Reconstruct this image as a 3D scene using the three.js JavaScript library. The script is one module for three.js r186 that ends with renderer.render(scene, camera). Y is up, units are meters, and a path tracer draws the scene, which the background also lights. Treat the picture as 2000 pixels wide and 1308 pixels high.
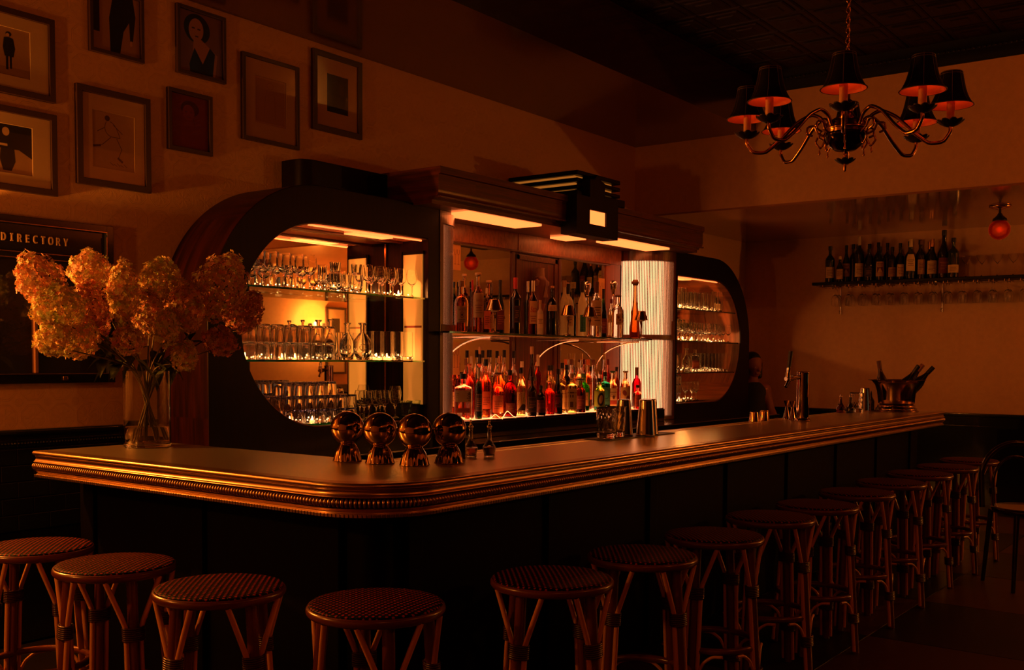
import * as THREE from 'three';
import { RoundedBoxGeometry } from 'three/addons/geometries/RoundedBoxGeometry.js';
import { mergeGeometries, mergeVertices } from 'three/addons/utils/BufferGeometryUtils.js';
import { MarchingCubes } from 'three/addons/objects/MarchingCubes.js';
import { FontLoader } from 'three/addons/loaders/FontLoader.js';
import { TextGeometry } from 'three/addons/geometries/TextGeometry.js';
import { RectAreaLightUniformsLib } from 'three/addons/lights/RectAreaLightUniformsLib.js';

// ------------------------------------------------------------------ camera, light, exposure
// Room axes: u runs along the back wall to the right, w is up, v runs into the back wall. x = u, y = w, z = -v.
const scene = new THREE.Scene();
scene.background = new THREE.Color(0, 0, 0);
const camera = new THREE.PerspectiveCamera(2 * Math.atan(654 / 2043.1) * 180 / Math.PI, 2000 / 1308, 0.05, 60);
const YAW = 0.64074588, PITCH = 0.052626665, ROLL = 0.0066664;
camera.position.set(0, 1.3, 0);
camera.lookAt(Math.cos(YAW) * Math.cos(PITCH), 1.3 - Math.sin(PITCH), -Math.sin(YAW) * Math.cos(PITCH));
camera.rotateZ(ROLL);
camera.setViewOffset(2000, 1308, 0, -154.4, 2000, 1308);   // shift lens
const renderer = new THREE.WebGLRenderer({ antialias: true });
renderer.toneMapping = THREE.LinearToneMapping;
renderer.toneMappingExposure = 1.0;
renderer.shadowMap.enabled = true;
RectAreaLightUniformsLib.init();

const WARM = [1, 0.165, 0.014];          // colour of the warm lamps
const ROOM = 3.2;                        // room sconces, candela scale
const RED = [1, 0.10, 0.015];           // red-orange chandelier and globe

const V3 = (x, y, z) => new THREE.Vector3(x, y, z);
const P = (u, w, v) => new THREE.Vector3(u, w, -v);
let seed = 7;
const rnd = () => { seed = (seed * 1664525 + 1013904223) >>> 0; return seed / 4294967296; };
const rr = (a, b) => a + (b - a) * rnd();
const lin = (r, g, b) => new THREE.Color().setRGB(r, g, b);

function pointLight(c, I, pos, soft = 1.5, parent = scene) {
  const l = new THREE.PointLight(lin(...c), I, 0, 2); l.position.copy(pos); l.castShadow = true; l.shadow.radius = soft; parent.add(l); return l;
}
function areaLight(c, I, w, h, pos, target, parent = scene) {
  const l = new THREE.RectAreaLight(lin(...c), I, w, h); parent.add(l); l.position.copy(pos); l.lookAt(target); return l;
}

// ------------------------------------------------------------------ naming helpers
const taken = {};
function numbered(n) { const k = taken[n] = (taken[n] ?? -1) + 1; return k ? n + '_' + String(k).padStart(3, '0') : n; }
function tag(o, label, category, group) { o.userData.label = label; o.userData.category = category; if (group) o.userData.group = group; return o; }
function thing(name, label, category, pos = [0, 0, 0], turn = 0, group) {
  const o = new THREE.Group(); o.name = numbered(name); scene.add(o);
  o.position.set(...pos); o.rotation.y = turn; return tag(o, label, category, group);
}
function part(name, geo, mat, parent, stuff) {
  const m = new THREE.Mesh(geo, mat); m.name = name; m.castShadow = m.receiveShadow = true; parent.add(m);
  if (stuff) m.userData.kind = 'stuff';
  return m;
}
function solo(name, geo, mat, label, category, pos, turn = 0, group) {
  const m = part(numbered(name), geo, mat, scene); m.position.set(...pos); m.rotation.y = turn; return tag(m, label, category, group);
}
function struct(name, geo, mat, parent = scene) {
  const m = part(parent === scene ? numbered(name) : name, geo, mat, parent); if (parent === scene) m.userData.kind = 'structure'; return m;
}
function dup(src, pos, turn, label, group) {
  const o = src.clone(); o.userData = { ...src.userData }; o.name = numbered(src.name.replace(/_\d{3}$/, '')); scene.add(o);
  o.position.set(...pos); o.rotation.y = turn; if (label) o.userData.label = label; if (group) o.userData.group = group; return o;
}
const ORD = ['first', 'second', 'third', 'fourth', 'fifth', 'sixth', 'seventh', 'eighth', 'ninth', 'tenth', 'eleventh', 'twelfth', 'thirteenth', 'fourteenth', 'fifteenth', 'sixteenth', 'seventeenth', 'eighteenth', 'nineteenth', 'twentieth', 'twenty-first', 'twenty-second', 'twenty-third', 'twenty-fourth', 'twenty-fifth', 'twenty-sixth', 'twenty-seventh'];

// ------------------------------------------------------------------ geometry helpers
function merge(list) {
  const l = list.map(g => {
    let q = g.index ? g.toNonIndexed() : g.clone();
    if (!q.attributes.normal) q.computeVertexNormals();
    if (!q.attributes.uv) q.setAttribute('uv', new THREE.BufferAttribute(new Float32Array(q.attributes.position.count * 2), 2));
    for (const k of Object.keys(q.attributes)) if (!['position', 'normal', 'uv'].includes(k)) q.deleteAttribute(k);
    q.morphAttributes = {}; q.clearGroups(); return q;
  });
  return mergeGeometries(l);
}
const T = (g, x, y, z) => g.translate(x, y, z);
function box(w, h, d, x = 0, y = 0, z = 0, r = 0) {
  const g = r ? new RoundedBoxGeometry(w, h, d, 2, Math.min(r, w / 2.01, h / 2.01, d / 2.01)) : new THREE.BoxGeometry(w, h, d);
  return g.translate(x, y, z);
}
// box given by room ranges
function slab(u0, u1, w0, w1, v0, v1, r = 0) { return box(u1 - u0, w1 - w0, v1 - v0, (u0 + u1) / 2, (w0 + w1) / 2, -(v0 + v1) / 2, r); }
function planarUV(g, s = 1) {           // uv in metres by dominant face direction
  const q = g.index ? g.toNonIndexed() : g, p = q.attributes.position, n = q.attributes.normal, uv = new Float32Array(p.count * 2);
  for (let i = 0; i < p.count; i++) {
    const ax = Math.abs(n.getX(i)), ay = Math.abs(n.getY(i)), az = Math.abs(n.getZ(i));
    let a, b; if (ay > ax && ay > az) { a = p.getX(i); b = p.getZ(i); } else if (ax > az) { a = p.getZ(i); b = p.getY(i); } else { a = p.getX(i); b = p.getY(i); }
    uv[2 * i] = a / s; uv[2 * i + 1] = b / s;
  }
  q.setAttribute('uv', new THREE.BufferAttribute(uv, 2)); return q;
}
const lathe = (pts, seg = 28) => new THREE.LatheGeometry(pts.map(p => new THREE.Vector2(Math.max(p[0], 1e-4), p[1])), seg);
function tube(pts, r, seg = 20, rad = 8, closed = false) {
  return new THREE.TubeGeometry(new THREE.CatmullRomCurve3(pts, closed, 'catmullrom', 0.3), seg, r, rad, closed);
}
function rod(a, b, r0, r1 = r0, rad = 8) {
  const d = b.clone().sub(a), g = new THREE.CylinderGeometry(r1, r0, d.length(), rad, 1); g.translate(0, d.length() / 2, 0);
  g.applyQuaternion(new THREE.Quaternion().setFromUnitVectors(V3(0, 1, 0), d.normalize())); return g.translate(a.x, a.y, a.z);
}
// body with superellipse cross-section; profile [[r, y], ...]; ring range a0..a1 gives a patch
function sup(profile, n = 2, az = 1, seg = 32, a0 = 0, a1 = Math.PI * 2, grow = 0) {
  const pos = [], uv = [], idx = [], full = a1 - a0 > 6.28;
  for (let j = 0; j < profile.length; j++) for (let i = 0; i <= seg; i++) {
    const a = a0 + (a1 - a0) * i / seg, c = Math.cos(a), s = Math.sin(a), [r, y, nn] = profile[j], e = 2 / (nn ?? n);
    pos.push((r + grow) * Math.sign(s) * Math.pow(Math.abs(s), e), y, (r * az + grow) * Math.sign(c) * Math.pow(Math.abs(c), e));
    uv.push(i / seg, (y - profile[0][1]) / ((profile[profile.length - 1][1] - profile[0][1]) || 1));
  }
  for (let j = 0; j < profile.length - 1; j++) for (let i = 0; i < seg; i++) {
    const k = j * (seg + 1) + i; idx.push(k, k + 1, k + seg + 1, k + 1, k + seg + 2, k + seg + 1);
  }
  const g = new THREE.BufferGeometry(); g.setAttribute('position', new THREE.Float32BufferAttribute(pos, 3)); g.setAttribute('uv', new THREE.Float32BufferAttribute(uv, 2)); g.setIndex(idx);
  if (full) { const w = g.clone(); w.deleteAttribute('uv'); const m = mergeVertices(w, 1e-5); m.computeVertexNormals(); m.setAttribute('uv', new THREE.BufferAttribute(new Float32Array(m.attributes.position.count * 2), 2)); return m; }
  g.computeVertexNormals(); return g;
}
function prism(shape, v0, v1, bevel = 0, curve = 24) {        // shape in (u, w), extruded from v0 (front) to v1 (back)
  const g = new THREE.ExtrudeGeometry(shape, { depth: v1 - v0 - 2 * bevel, bevelEnabled: bevel > 0, bevelSize: bevel, bevelThickness: bevel, bevelSegments: 2, bevelOffset: -bevel, curveSegments: curve });
  return g.translate(0, 0, -v1 + bevel);
}
function flatShape(shape, h, bevel = 0, curve = 24) {         // shape in (u, -v) plan -> slab of height h rising from 0
  const g = new THREE.ExtrudeGeometry(shape, { depth: h - 2 * bevel, bevelEnabled: bevel > 0, bevelSize: bevel, bevelThickness: bevel, bevelSegments: 2, bevelOffset: -bevel, curveSegments: curve });
  return g.translate(0, 0, bevel).rotateX(-Math.PI / 2);      // plan y (= v) goes to -z
}

// ------------------------------------------------------------------ textures
function noise2(sd) {
  const N = 64, t = new Float32Array(N * N); let s = sd >>> 0; for (let i = 0; i < N * N; i++) { s = (s * 1664525 + 1013904223) >>> 0; t[i] = s / 4294967296; }
  const f = x => x * x * (3 - 2 * x);
  return (x, y) => { const xi = Math.floor(x), yi = Math.floor(y), a = f(x - xi), b = f(y - yi), g = (i, j) => t[((j % N + N) % N) * N + ((i % N + N) % N)]; return (g(xi, yi) * (1 - a) + g(xi + 1, yi) * a) * (1 - b) + (g(xi, yi + 1) * (1 - a) + g(xi + 1, yi + 1) * a) * b; };
}
function dataTex(w, h, fn, srgb = true, rep = [1, 1]) {
  const d = new Uint8Array(w * h * 4);
  for (let y = 0; y < h; y++) for (let x = 0; x < w; x++) { const c = fn(x, y), k = 4 * (y * w + x); d[k] = c[0]; d[k + 1] = c[1]; d[k + 2] = c[2]; d[k + 3] = 255; }
  const t = new THREE.DataTexture(d, w, h); t.wrapS = t.wrapT = THREE.RepeatWrapping; t.magFilter = THREE.LinearFilter; t.minFilter = THREE.LinearMipmapLinearFilter; t.generateMipmaps = true; t.repeat.set(...rep);
  if (srgb) t.colorSpace = THREE.SRGBColorSpace; t.needsUpdate = true; return t;
}
function canvasTex(w, h, draw, srgb = true) {
  const c = document.createElement('canvas'); c.width = w; c.height = h; draw(c.getContext('2d'), w, h);
  const t = new THREE.CanvasTexture(c); if (srgb) t.colorSpace = THREE.SRGBColorSpace; t.anisotropy = 4; return t;
}
const nA = noise2(11), nB = noise2(23), nC = noise2(37);
function woodTex(c0, c1, vertical, sd = 0) {
  return dataTex(512, 512, (x, y) => {
    const a = vertical ? x : y, b = vertical ? y : x;
    const k = 0.5 * nA(a * 64 / 512 + sd, b * 4 / 512) + 0.3 * nB(a * 0.25, b * 8 / 512 + sd) + 0.2 * nC(a * 0.5, b * 0.03125);
    return [0, 1, 2].map(i => c0[i] + (c1[i] - c0[i]) * Math.min(1, Math.max(0, k * 1.5 - 0.25)));
  });
}
const mahV = woodTex([52, 20, 10], [112, 48, 22], true), mahH = woodTex([52, 20, 10], [112, 48, 22], false, 5), oakV = woodTex([122, 58, 24], [172, 92, 42], true, 9);
const darkV = woodTex([20, 9, 6], [46, 20, 12], true, 3);
const roughTex = dataTex(256, 256, (x, y) => { const k = 110 + 90 * (0.6 * nA(x / 4, y / 4) + 0.4 * nB(x / 16, y / 16)); return [k, k, k]; }, false);

// ------------------------------------------------------------------ materials
const std = o => new THREE.MeshStandardMaterial(o), phy = o => new THREE.MeshPhysicalMaterial(o);
const M = {
  mahogany: phy({ map: mahV, roughness: 0.32, clearcoat: 0.6, clearcoatRoughness: 0.12 }),
  lining: phy({ color: lin(0.32, 0.07, 0.025), roughness: 0.35, clearcoat: 0.5, clearcoatRoughness: 0.15 }),
  mahoganyH: phy({ map: mahH, roughness: 0.32, clearcoat: 0.6, clearcoatRoughness: 0.12 }),
  oak: phy({ map: oakV, roughness: 0.4, clearcoat: 0.4, clearcoatRoughness: 0.2 }),
  darkWood: phy({ map: darkV, color: lin(0.26, 0.20, 0.20), roughness: 0.42, specularIntensity: 0.3 }),
  barWood: phy({ map: darkV, color: lin(0.07, 0.05, 0.048), roughness: 0.6, specularIntensity: 0.15 }),
  black: std({ color: lin(0.012, 0.010, 0.009), roughness: 0.45 }),
  blackGloss: phy({ color: lin(0.010, 0.009, 0.009), roughness: 0.12, clearcoat: 0.6, clearcoatRoughness: 0.05 }),
  frame: std({ color: lin(0.030, 0.012, 0.008), roughness: 0.4 }),
  steel: std({ color: lin(0.72, 0.68, 0.64), roughness: 0.12, metalness: 1 }),
  chrome: std({ color: lin(0.80, 0.76, 0.72), roughness: 0.06, metalness: 1 }),
  brass: std({ color: lin(0.70, 0.42, 0.16), roughness: 0.16, metalness: 1 }),
  copper: std({ color: lin(0.40, 0.27, 0.17), roughness: 0.05, metalness: 1 }),
  pewter: std({ color: lin(0.58, 0.38, 0.20), roughness: 0.3, metalness: 1 }),
  zincTop: std({ color: lin(0.82, 0.74, 0.56), roughness: 0.30, metalness: 1 }),
  iron: std({ color: lin(0.02, 0.017, 0.015), roughness: 0.4, metalness: 0.6 }),
  mirror: std({ color: lin(0.86, 0.82, 0.76), roughness: 0.015, metalness: 1 }),
  glass: phy({ color: 0xffffff, transmission: 1, thickness: 0.01, ior: 1.5, roughness: 0 }),
  thin: phy({ color: lin(0.97, 0.96, 0.93), transmission: 1, thickness: 0, ior: 1.5, roughness: 0 }),
  rowGlass: phy({ color: lin(0.98, 0.96, 0.92), transmission: 1, thickness: 0, ior: 1.5, roughness: 0.34 }),
  cutGlass: phy({ color: 0xffffff, transmission: 1, thickness: 0.01, ior: 1.5, roughness: 0.07 }),
  pane: phy({ color: lin(0.95, 0.95, 0.95), transmission: 1, thickness: 0, ior: 1.5, roughness: 0.0 }),
  blueGlass: phy({ color: 0xffffff, transmission: 1, thickness: 0.01, ior: 1.5, roughness: 0, attenuationColor: lin(0.55, 0.58, 0.90), attenuationDistance: 0.02 }),
  rowBlue: phy({ color: lin(0.78, 0.80, 0.95), transmission: 1, thickness: 0, ior: 1.5, roughness: 0.1 }),
  greenGlass: phy({ color: 0xffffff, transmission: 1, thickness: 0.01, ior: 1.5, roughness: 0.02, attenuationColor: lin(0.35, 0.55, 0.38), attenuationDistance: 0.01 }),
  shelfGlass: phy({ color: lin(0.94, 0.97, 0.94), transmission: 1, thickness: 0.01, ior: 1.5, roughness: 0, attenuationColor: lin(0.35, 0.75, 0.45), attenuationDistance: 0.12 }),
  lamp: std({ color: lin(0.5, 0.35, 0.2), roughness: 0.6, emissive: lin(1, 0.185, 0.038), emissiveIntensity: 2.5 }),
  lampDim: std({ color: lin(0.5, 0.3, 0.15), roughness: 0.6, emissive: lin(1, 0.29, 0.03), emissiveIntensity: 0.32 }),
  lampColumn: std({ color: lin(0.6, 0.45, 0.3), roughness: 0.8, emissive: lin(1, 0.43, 0.19), emissiveIntensity: 0.8 }),
  lampLedge: std({ color: lin(0.6, 0.45, 0.3), roughness: 0.5, emissive: lin(1, 0.27, 0.085), emissiveIntensity: 2.8 }),
  flame: std({ color: lin(1, 0.5, 0.1), emissive: lin(1, 0.55, 0.16), emissiveIntensity: 24 }),
  wax: phy({ color: lin(0.8, 0.6, 0.35), roughness: 0.6, emissive: lin(1, 0.40, 0.09), emissiveIntensity: 2.2 }),
  cream: std({ color: lin(0.62, 0.46, 0.28), roughness: 0.7 }),
  paper: std({ color: lin(0.66, 0.50, 0.30), roughness: 0.85 }),
};

// ------------------------------------------------------------------ the setting
const wallBump = canvasTex(512, 512, (g, w) => {         // embossed wallpaper: octagons with a flower, rings between them
  g.fillStyle = '#808080'; g.fillRect(0, 0, w, w);
  const oct = (cx, cy, r, lw, col) => { g.strokeStyle = col; g.lineWidth = lw; g.beginPath(); for (let i = 0; i <= 8; i++) { const a = Math.PI / 8 + i * Math.PI / 4; g[i ? 'lineTo' : 'moveTo'](cx + r * Math.cos(a), cy + r * Math.sin(a)); } g.stroke(); };
  const cell = (cx, cy) => {
    oct(cx, cy, w * 0.47, 9, '#e0e0e0'); oct(cx, cy, w * 0.41, 6, '#d0d0d0');
    g.fillStyle = '#d8d8d8';
    for (let i = 0; i < 8; i++) { g.save(); g.translate(cx, cy); g.rotate(i * Math.PI / 4); g.beginPath(); g.ellipse(0, -w * 0.2, w * 0.045, w * 0.11, 0, 0, 7); g.fill(); g.beginPath(); g.ellipse(w * 0.06, -w * 0.3, w * 0.02, w * 0.05, 0.4, 0, 7); g.fill(); g.restore(); }
    g.beginPath(); g.arc(cx, cy, w * 0.05, 0, 7); g.fill();
  };
  cell(w / 2, w / 2);
  for (const [x, y] of [[0, 0], [w, 0], [0, w], [w, w]]) for (const [r, lw, c] of [[0.125, 8, '#e4e4e4'], [0.075, 8, '#dcdcdc'], [0.03, 12, '#d8d8d8']]) { g.strokeStyle = c; g.lineWidth = lw; g.beginPath(); g.arc(x, y, w * r, 0, 7); g.stroke(); }
}, false);
wallBump.wrapS = wallBump.wrapT = THREE.RepeatWrapping;
const mottle = dataTex(256, 256, (x, y) => { const k = 0.94 + 0.06 * (0.6 * nA(x / 8, y / 8) + 0.4 * nC(x / 2, y / 2)); return [214 * k, 164 * k, 112 * k]; });
M.wall = std({ map: mottle, roughness: 0.75 });
M.wallpaper = std({ color: lin(0.64, 0.37, 0.16), roughness: 0.55, bumpMap: wallBump, bumpScale: 0.004 });
M.ceiling = phy({ color: lin(0.030, 0.009, 0.005), roughness: 0.16, clearcoat: 0.3, clearcoatRoughness: 0.1 });
M.soffit = phy({ color: lin(0.34, 0.15, 0.07), roughness: 0.14, clearcoat: 0.5, clearcoatRoughness: 0.06 });
M.tin = phy({ color: lin(0.010, 0.003, 0.002), roughness: 0.5, specularIntensity: 0.35 });
M.tile = phy({ color: lin(0.008, 0.009, 0.008), roughness: 0.12, clearcoat: 0.7, clearcoatRoughness: 0.05 });
M.floorA = phy({ color: lin(0.008, 0.005, 0.004), roughness: 0.42, specularIntensity: 0.5 });
M.floorB = phy({ color: lin(0.055, 0.018, 0.012), roughness: 0.42, specularIntensity: 0.5 });
M.outside = std({ color: lin(0.05, 0.05, 0.04), emissive: lin(0.5, 0.55, 0.30), emissiveIntensity: 0.16 });

const VB = 4.6, VO = -1.3, UR = 10.2, UL = -2.5, UB = 7.917;
struct('wall_back', planarUV(slab(UL - 0.2, UR + 0.2, 0, 3.7, VB, VB + 0.2), 0.136), M.wallpaper);
{ // opposite wall with a window opening
  const w0 = 7.3, w1 = 8.5;
  struct('wall_opposite', planarUV(merge([slab(UL - 0.2, w0, 2.55, 3.7, VO - 0.2, VO), slab(w1, UR + 0.2, 0, 3.7, VO - 0.2, VO), slab(w0, w1, 0, 1.0, VO - 0.2, VO), slab(w0, w1, 2.5, 3.7, VO - 0.2, VO)])), M.wall);
  const pan = struct('wall_added_panelling', planarUV(slab(UL - 0.2, w0, 0, 2.55, VO - 0.2, VO + 0.01)), M.darkWood);  // unseen dark panelling, added to keep reflections in the metal dark
  for (let i = 0; i < 10; i++) part('panel', slab(UL + 0.1 + i * 0.97, UL + 0.95 + i * 0.97, 1.05, 2.4, VO + 0.01, VO + 0.03, 0.008), M.darkWood, pan);
  const win = new THREE.Group(); win.name = 'window_1'; win.userData.kind = 'structure'; scene.add(win);
  part('window_frame', merge([slab(w0, w0 + 0.06, 1, 2.5, VO - 0.12, VO), slab(w1 - 0.06, w1, 1, 2.5, VO - 0.12, VO), slab(7.87, 7.93, 1, 2.5, VO - 0.12, VO), slab(w0, w1, 1, 1.06, VO - 0.12, VO), slab(w0, w1, 2.44, 2.5, VO - 0.12, VO), slab(w0, w1, 1.78, 1.82, VO - 0.12, VO)]), M.darkWood, win);
  for (const [a, b] of [[w0 + 0.06, 7.87], [7.93, w1 - 0.06]]) for (const [c, d] of [[1.06, 1.78], [1.82, 2.44]]) part('window_pane', slab(a, b, c, d, VO - 0.075, VO - 0.07), M.outside, win);
}
struct('wall_left', planarUV(slab(UL - 0.2, UL, 0, 3.7, VO, VB)), M.wall);
struct('wall_right', planarUV(slab(UR, UR + 0.2, 0, 3.7, VO, VB)), M.wall);
struct('wall_bulkhead', planarUV(slab(UB, UB + 0.14, 2.535, 3.62, VO, VB)), M.wall);
struct('ceiling_alcove', slab(UB + 0.002, UR, 2.52, 2.57, VO, VB), M.soffit);
struct('ceiling_bar', merge([slab(UL, UB, 3.12, 3.2, 3.56, VB), slab(UL, UB, 3.12, 3.6, 3.50, 3.56)]), M.ceiling);
struct('ceiling', slab(UL - 0.2, UB + 0.2, 3.55, 3.7, VO - 0.2, VB), M.tin);
{ // pressed tin panels above the right half of the room
  const S = 0.305, pts = (r, h) => { const s = new THREE.Shape(); s.moveTo(-r, -r); s.lineTo(r, -r); s.lineTo(r, r); s.lineTo(-r, r); s.closePath(); const g = new THREE.ExtrudeGeometry(s, { depth: h * 0.4, bevelEnabled: true, bevelSize: h, bevelThickness: h * 0.6, bevelSegments: 1, bevelOffset: -h, curveSegments: 1 }); return g; };
  const pg = merge([pts(S / 2 - 0.002, 0.012), T(pts(S * 0.36, 0.010), 0, 0, 0.012), T(pts(S * 0.2, 0.010), 0, 0, 0.018)]).rotateX(Math.PI / 2);
  const c = scene.getObjectByName('ceiling');
  for (let i = 0; i < 16; i++) for (let j = 0; j < 11; j++) { const m = part('tin_panel', pg, M.tin, c); m.position.set(UB - 0.12 - S * (i + 0.5), 3.55, -(0.15 + S * (j + 0.5))); }
}
{ // crown moulding along the bulkhead, with a beaded strip
  const s = new THREE.Shape(); s.moveTo(0, 0); s.lineTo(-0.015, 0); s.quadraticCurveTo(-0.02, 0.05, -0.06, 0.07); s.lineTo(-0.065, 0.085); s.quadraticCurveTo(-0.10, 0.11, -0.11, 0.145); s.lineTo(0, 0.145); s.closePath();
  const g = prism(s, VO, 3.5).translate(UB, 3.405, 0);
  const cr = struct('trim_1', g, phy({ color: lin(0.006, 0.006, 0.005), roughness: 0.6, specularIntensity: 0.3 }));
  const bd = new THREE.SphereGeometry(0.008, 6, 5), L = [];
  for (let v = 0.6; v < 3.45; v += 0.034) L.push(T(bd.clone(), UB - 0.072, 3.482, -v));
  part('bead_strip', merge(L), M.blackGloss, cr, true);
}
{ // dark tiled wainscot with cap on the back wall
  const w = struct('trim_2', merge([slab(UL, 7.9, 0, 0.94, VB - 0.012, VB), slab(UL, 7.9, 0.94, 0.968, VB - 0.028, VB, 0.01)]), M.tile);
  const tl = box(0.148, 0.072, 0.012, 0, 0, 0, 0.003), ln = merge([box(0.148, 0.034, 0.01, 0, 0, 0, 0.003), ...[...Array(10)].map((_, i) => T(new THREE.SphereGeometry(0.0065, 6, 5), -0.0665 + i * 0.0148, 0, 0.006))]);
  for (let i = 0; i < 13; i++) {
    const m = part('liner_tile', ln, M.tile, w); m.position.set(1.45 + i * 0.15, 0.905, -VB + 0.014);
    for (let j = 0; j < 5; j++) { const q = part('tile', tl, M.tile, w); q.position.set(1.45 + i * 0.15 + (j % 2) * 0.075, 0.845 - j * 0.0745, -VB + 0.0145); }
  }
  struct('trim_3', merge([slab(UR - 0.012, UR, 0, 0.80, VO, VB), slab(UR - 0.03, UR, 0.80, 0.832, VO, VB, 0.008), slab(UR - 0.02, UR, 0.70, 0.715, VO, VB)]), M.tile);
  struct('trim_4', merge([slab(UL, UR, 0, 0.90, VO, VO + 0.012), slab(UL, UR, 0.90, 0.94, VO, VO + 0.03)]), M.tile);
}
{ // floor: dark slabs laid in a loose chequer
  const f = struct('floor', slab(UL - 0.2, UR + 0.2, -0.1, -0.012, VO - 0.2, VB + 0.2), M.floorA);
  const S = 0.91, tg = box(S - 0.004, 0.012, S - 0.004, 0, -0.006, 0, 0.002);
  for (let i = 0; i < 11; i++) for (let j = -1; j < 4; j++) { const m = part('floor_tile', tg, (i + j) & 1 ? M.floorB : M.floorA, f); m.position.set(0.4 + S * (i + 0.5), 0, -(S * (j + 0.5) - 0.25)); }
}

// room lamps: bowl wall sconces (one shows in the cabinet mirror, one is just left of the picture)
const sconceBowl = (() => { const pr = [[0.012, -0.10], [0.045, -0.095], [0.085, -0.06], [0.105, -0.01], [0.108, 0.012], [0.103, 0.012], [0.09, -0.03], [0.05, -0.08], [0.0, -0.09]]; return lathe(pr, 24); })();
const bowlMat = phy({ color: lin(0.30, 0.14, 0.05), roughness: 0.5, emissive: lin(1, 0.3, 0.05), emissiveIntensity: 0.06 });
function sconce(u, w, v, dir, I, label, c = WARM) {
  const t = thing('wall_sconce', label, 'sconce', [u, w, -v]);
  part('bowl', sconceBowl.clone().translate(0, 0, dir * 0.115), bowlMat, t);
  part('back_plate', box(0.06, 0.12, 0.016, 0, -0.05, dir * 0.012, 0.006), M.brass, t);
  part('bulb', T(new THREE.SphereGeometry(0.028, 12, 8), 0, 0.0, dir * 0.105), std({ color: lin(1, 0.7, 0.4), emissive: lin(...WARM), emissiveIntensity: 3 }), t);
  pointLight(c, I * ROOM, V3(0, 0.0, dir * 0.105), 1.4, t);
}
sconce(9.52, 1.74, VO, -1, 1.5, 'bowl wall sconce by the framed picture opposite the bar', [1, 0.34, 0.05]);
sconce(1.66, 1.74, VB, 1, 2.6, 'bowl wall sconce left of the black directory board', [1, 0.30, 0.035]);
// globe pendants added as fill light behind the camera, and a standing lamp to the left, all outside the picture
const addedGlobe = std({ color: lin(0.7, 0.35, 0.12), emissive: lin(1, 0.22, 0.03), emissiveIntensity: 1.2 });
function pendant(u, v, I, label) {
  const t = thing('added_globe_pendant', label, 'added pendant lamp', [u, 3.55, -v]);
  part('globe', new THREE.SphereGeometry(0.1, 24, 16).translate(0, -0.65, 0), addedGlobe, t); part('stem', rod(V3(0, -0.56, 0), V3(0, 0, 0), 0.008), M.brass, t);
  pointLight(WARM, I * ROOM, V3(0, -0.65, 0), 3, t);
}
pendant(0.2, -0.7, 0.18, 'added globe pendant for fill light behind the camera, nearest the entrance');
pendant(3.4, -0.75, 0.18, 'added fill light globe pendant over the middle of the room behind the stools');
pendant(6.6, -0.65, 0.48, 'added fill light globe pendant over the far end of the room behind the stools');
{
  const t = thing('floor_lamp', 'standing lamp by the back wall left of the bar', 'floor lamp', [0.15, 0, -3.75]);
  part('base', lathe([[0.001, 0], [0.14, 0], [0.14, 0.015], [0.02, 0.03], [0.001, 0.03]], 28), M.brass, t); part('pole', rod(V3(0, 0.02, 0), V3(0, 1.62, 0), 0.011), M.brass, t);
  part('bulb', new THREE.SphereGeometry(0.06, 16, 12).translate(0, 1.69, 0), std({ color: lin(1, 0.6, 0.3), emissive: lin(1, 0.27, 0.03), emissiveIntensity: 3 }), t);
  pointLight([1, 0.27, 0.03], 1.3 * ROOM, V3(0, 1.69, 0), 2.2, t);
}

// ------------------------------------------------------------------ back bar cabinet
const BB = thing('back_bar', 'long dark mahogany back bar with rounded open end cabinets and fluted lit columns', 'back bar', [6.32, 0, -4.6]);
const bb = (name, g, mat, parent = BB, stuff) => part(name, parent === BB ? g.translate(-6.32, 0, 4.6) : g, mat, parent, stuff);
function runU(shape, u0, u1, bevel = 0) { const g = new THREE.ExtrudeGeometry(shape, { depth: u1 - u0, bevelEnabled: false, curveSegments: 12 }); return g.rotateY(Math.PI / 2).translate(u0, 0, 0); }  // shape in (v, w)
function arcPlan(cu, cv, r0, r1, t0, t1, sg, n = 20) {
  const s = new THREE.Shape(); const q = (r, t) => [cu + sg * r * Math.sin(t), cv - r * Math.cos(t)];
  for (let i = 0; i <= n; i++) s[i ? 'lineTo' : 'moveTo'](...q(r1, t0 + (t1 - t0) * i / n));
  for (let i = n; i >= 0; i--) s.lineTo(...q(r0, t0 + (t1 - t0) * i / n));
  s.closePath(); return s;
}
const wingMat = [M.darkWood, phy({ map: mahV, color: lin(0.20, 0.14, 0.14), roughness: 0.4, specularIntensity: 0.4 })];
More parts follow.
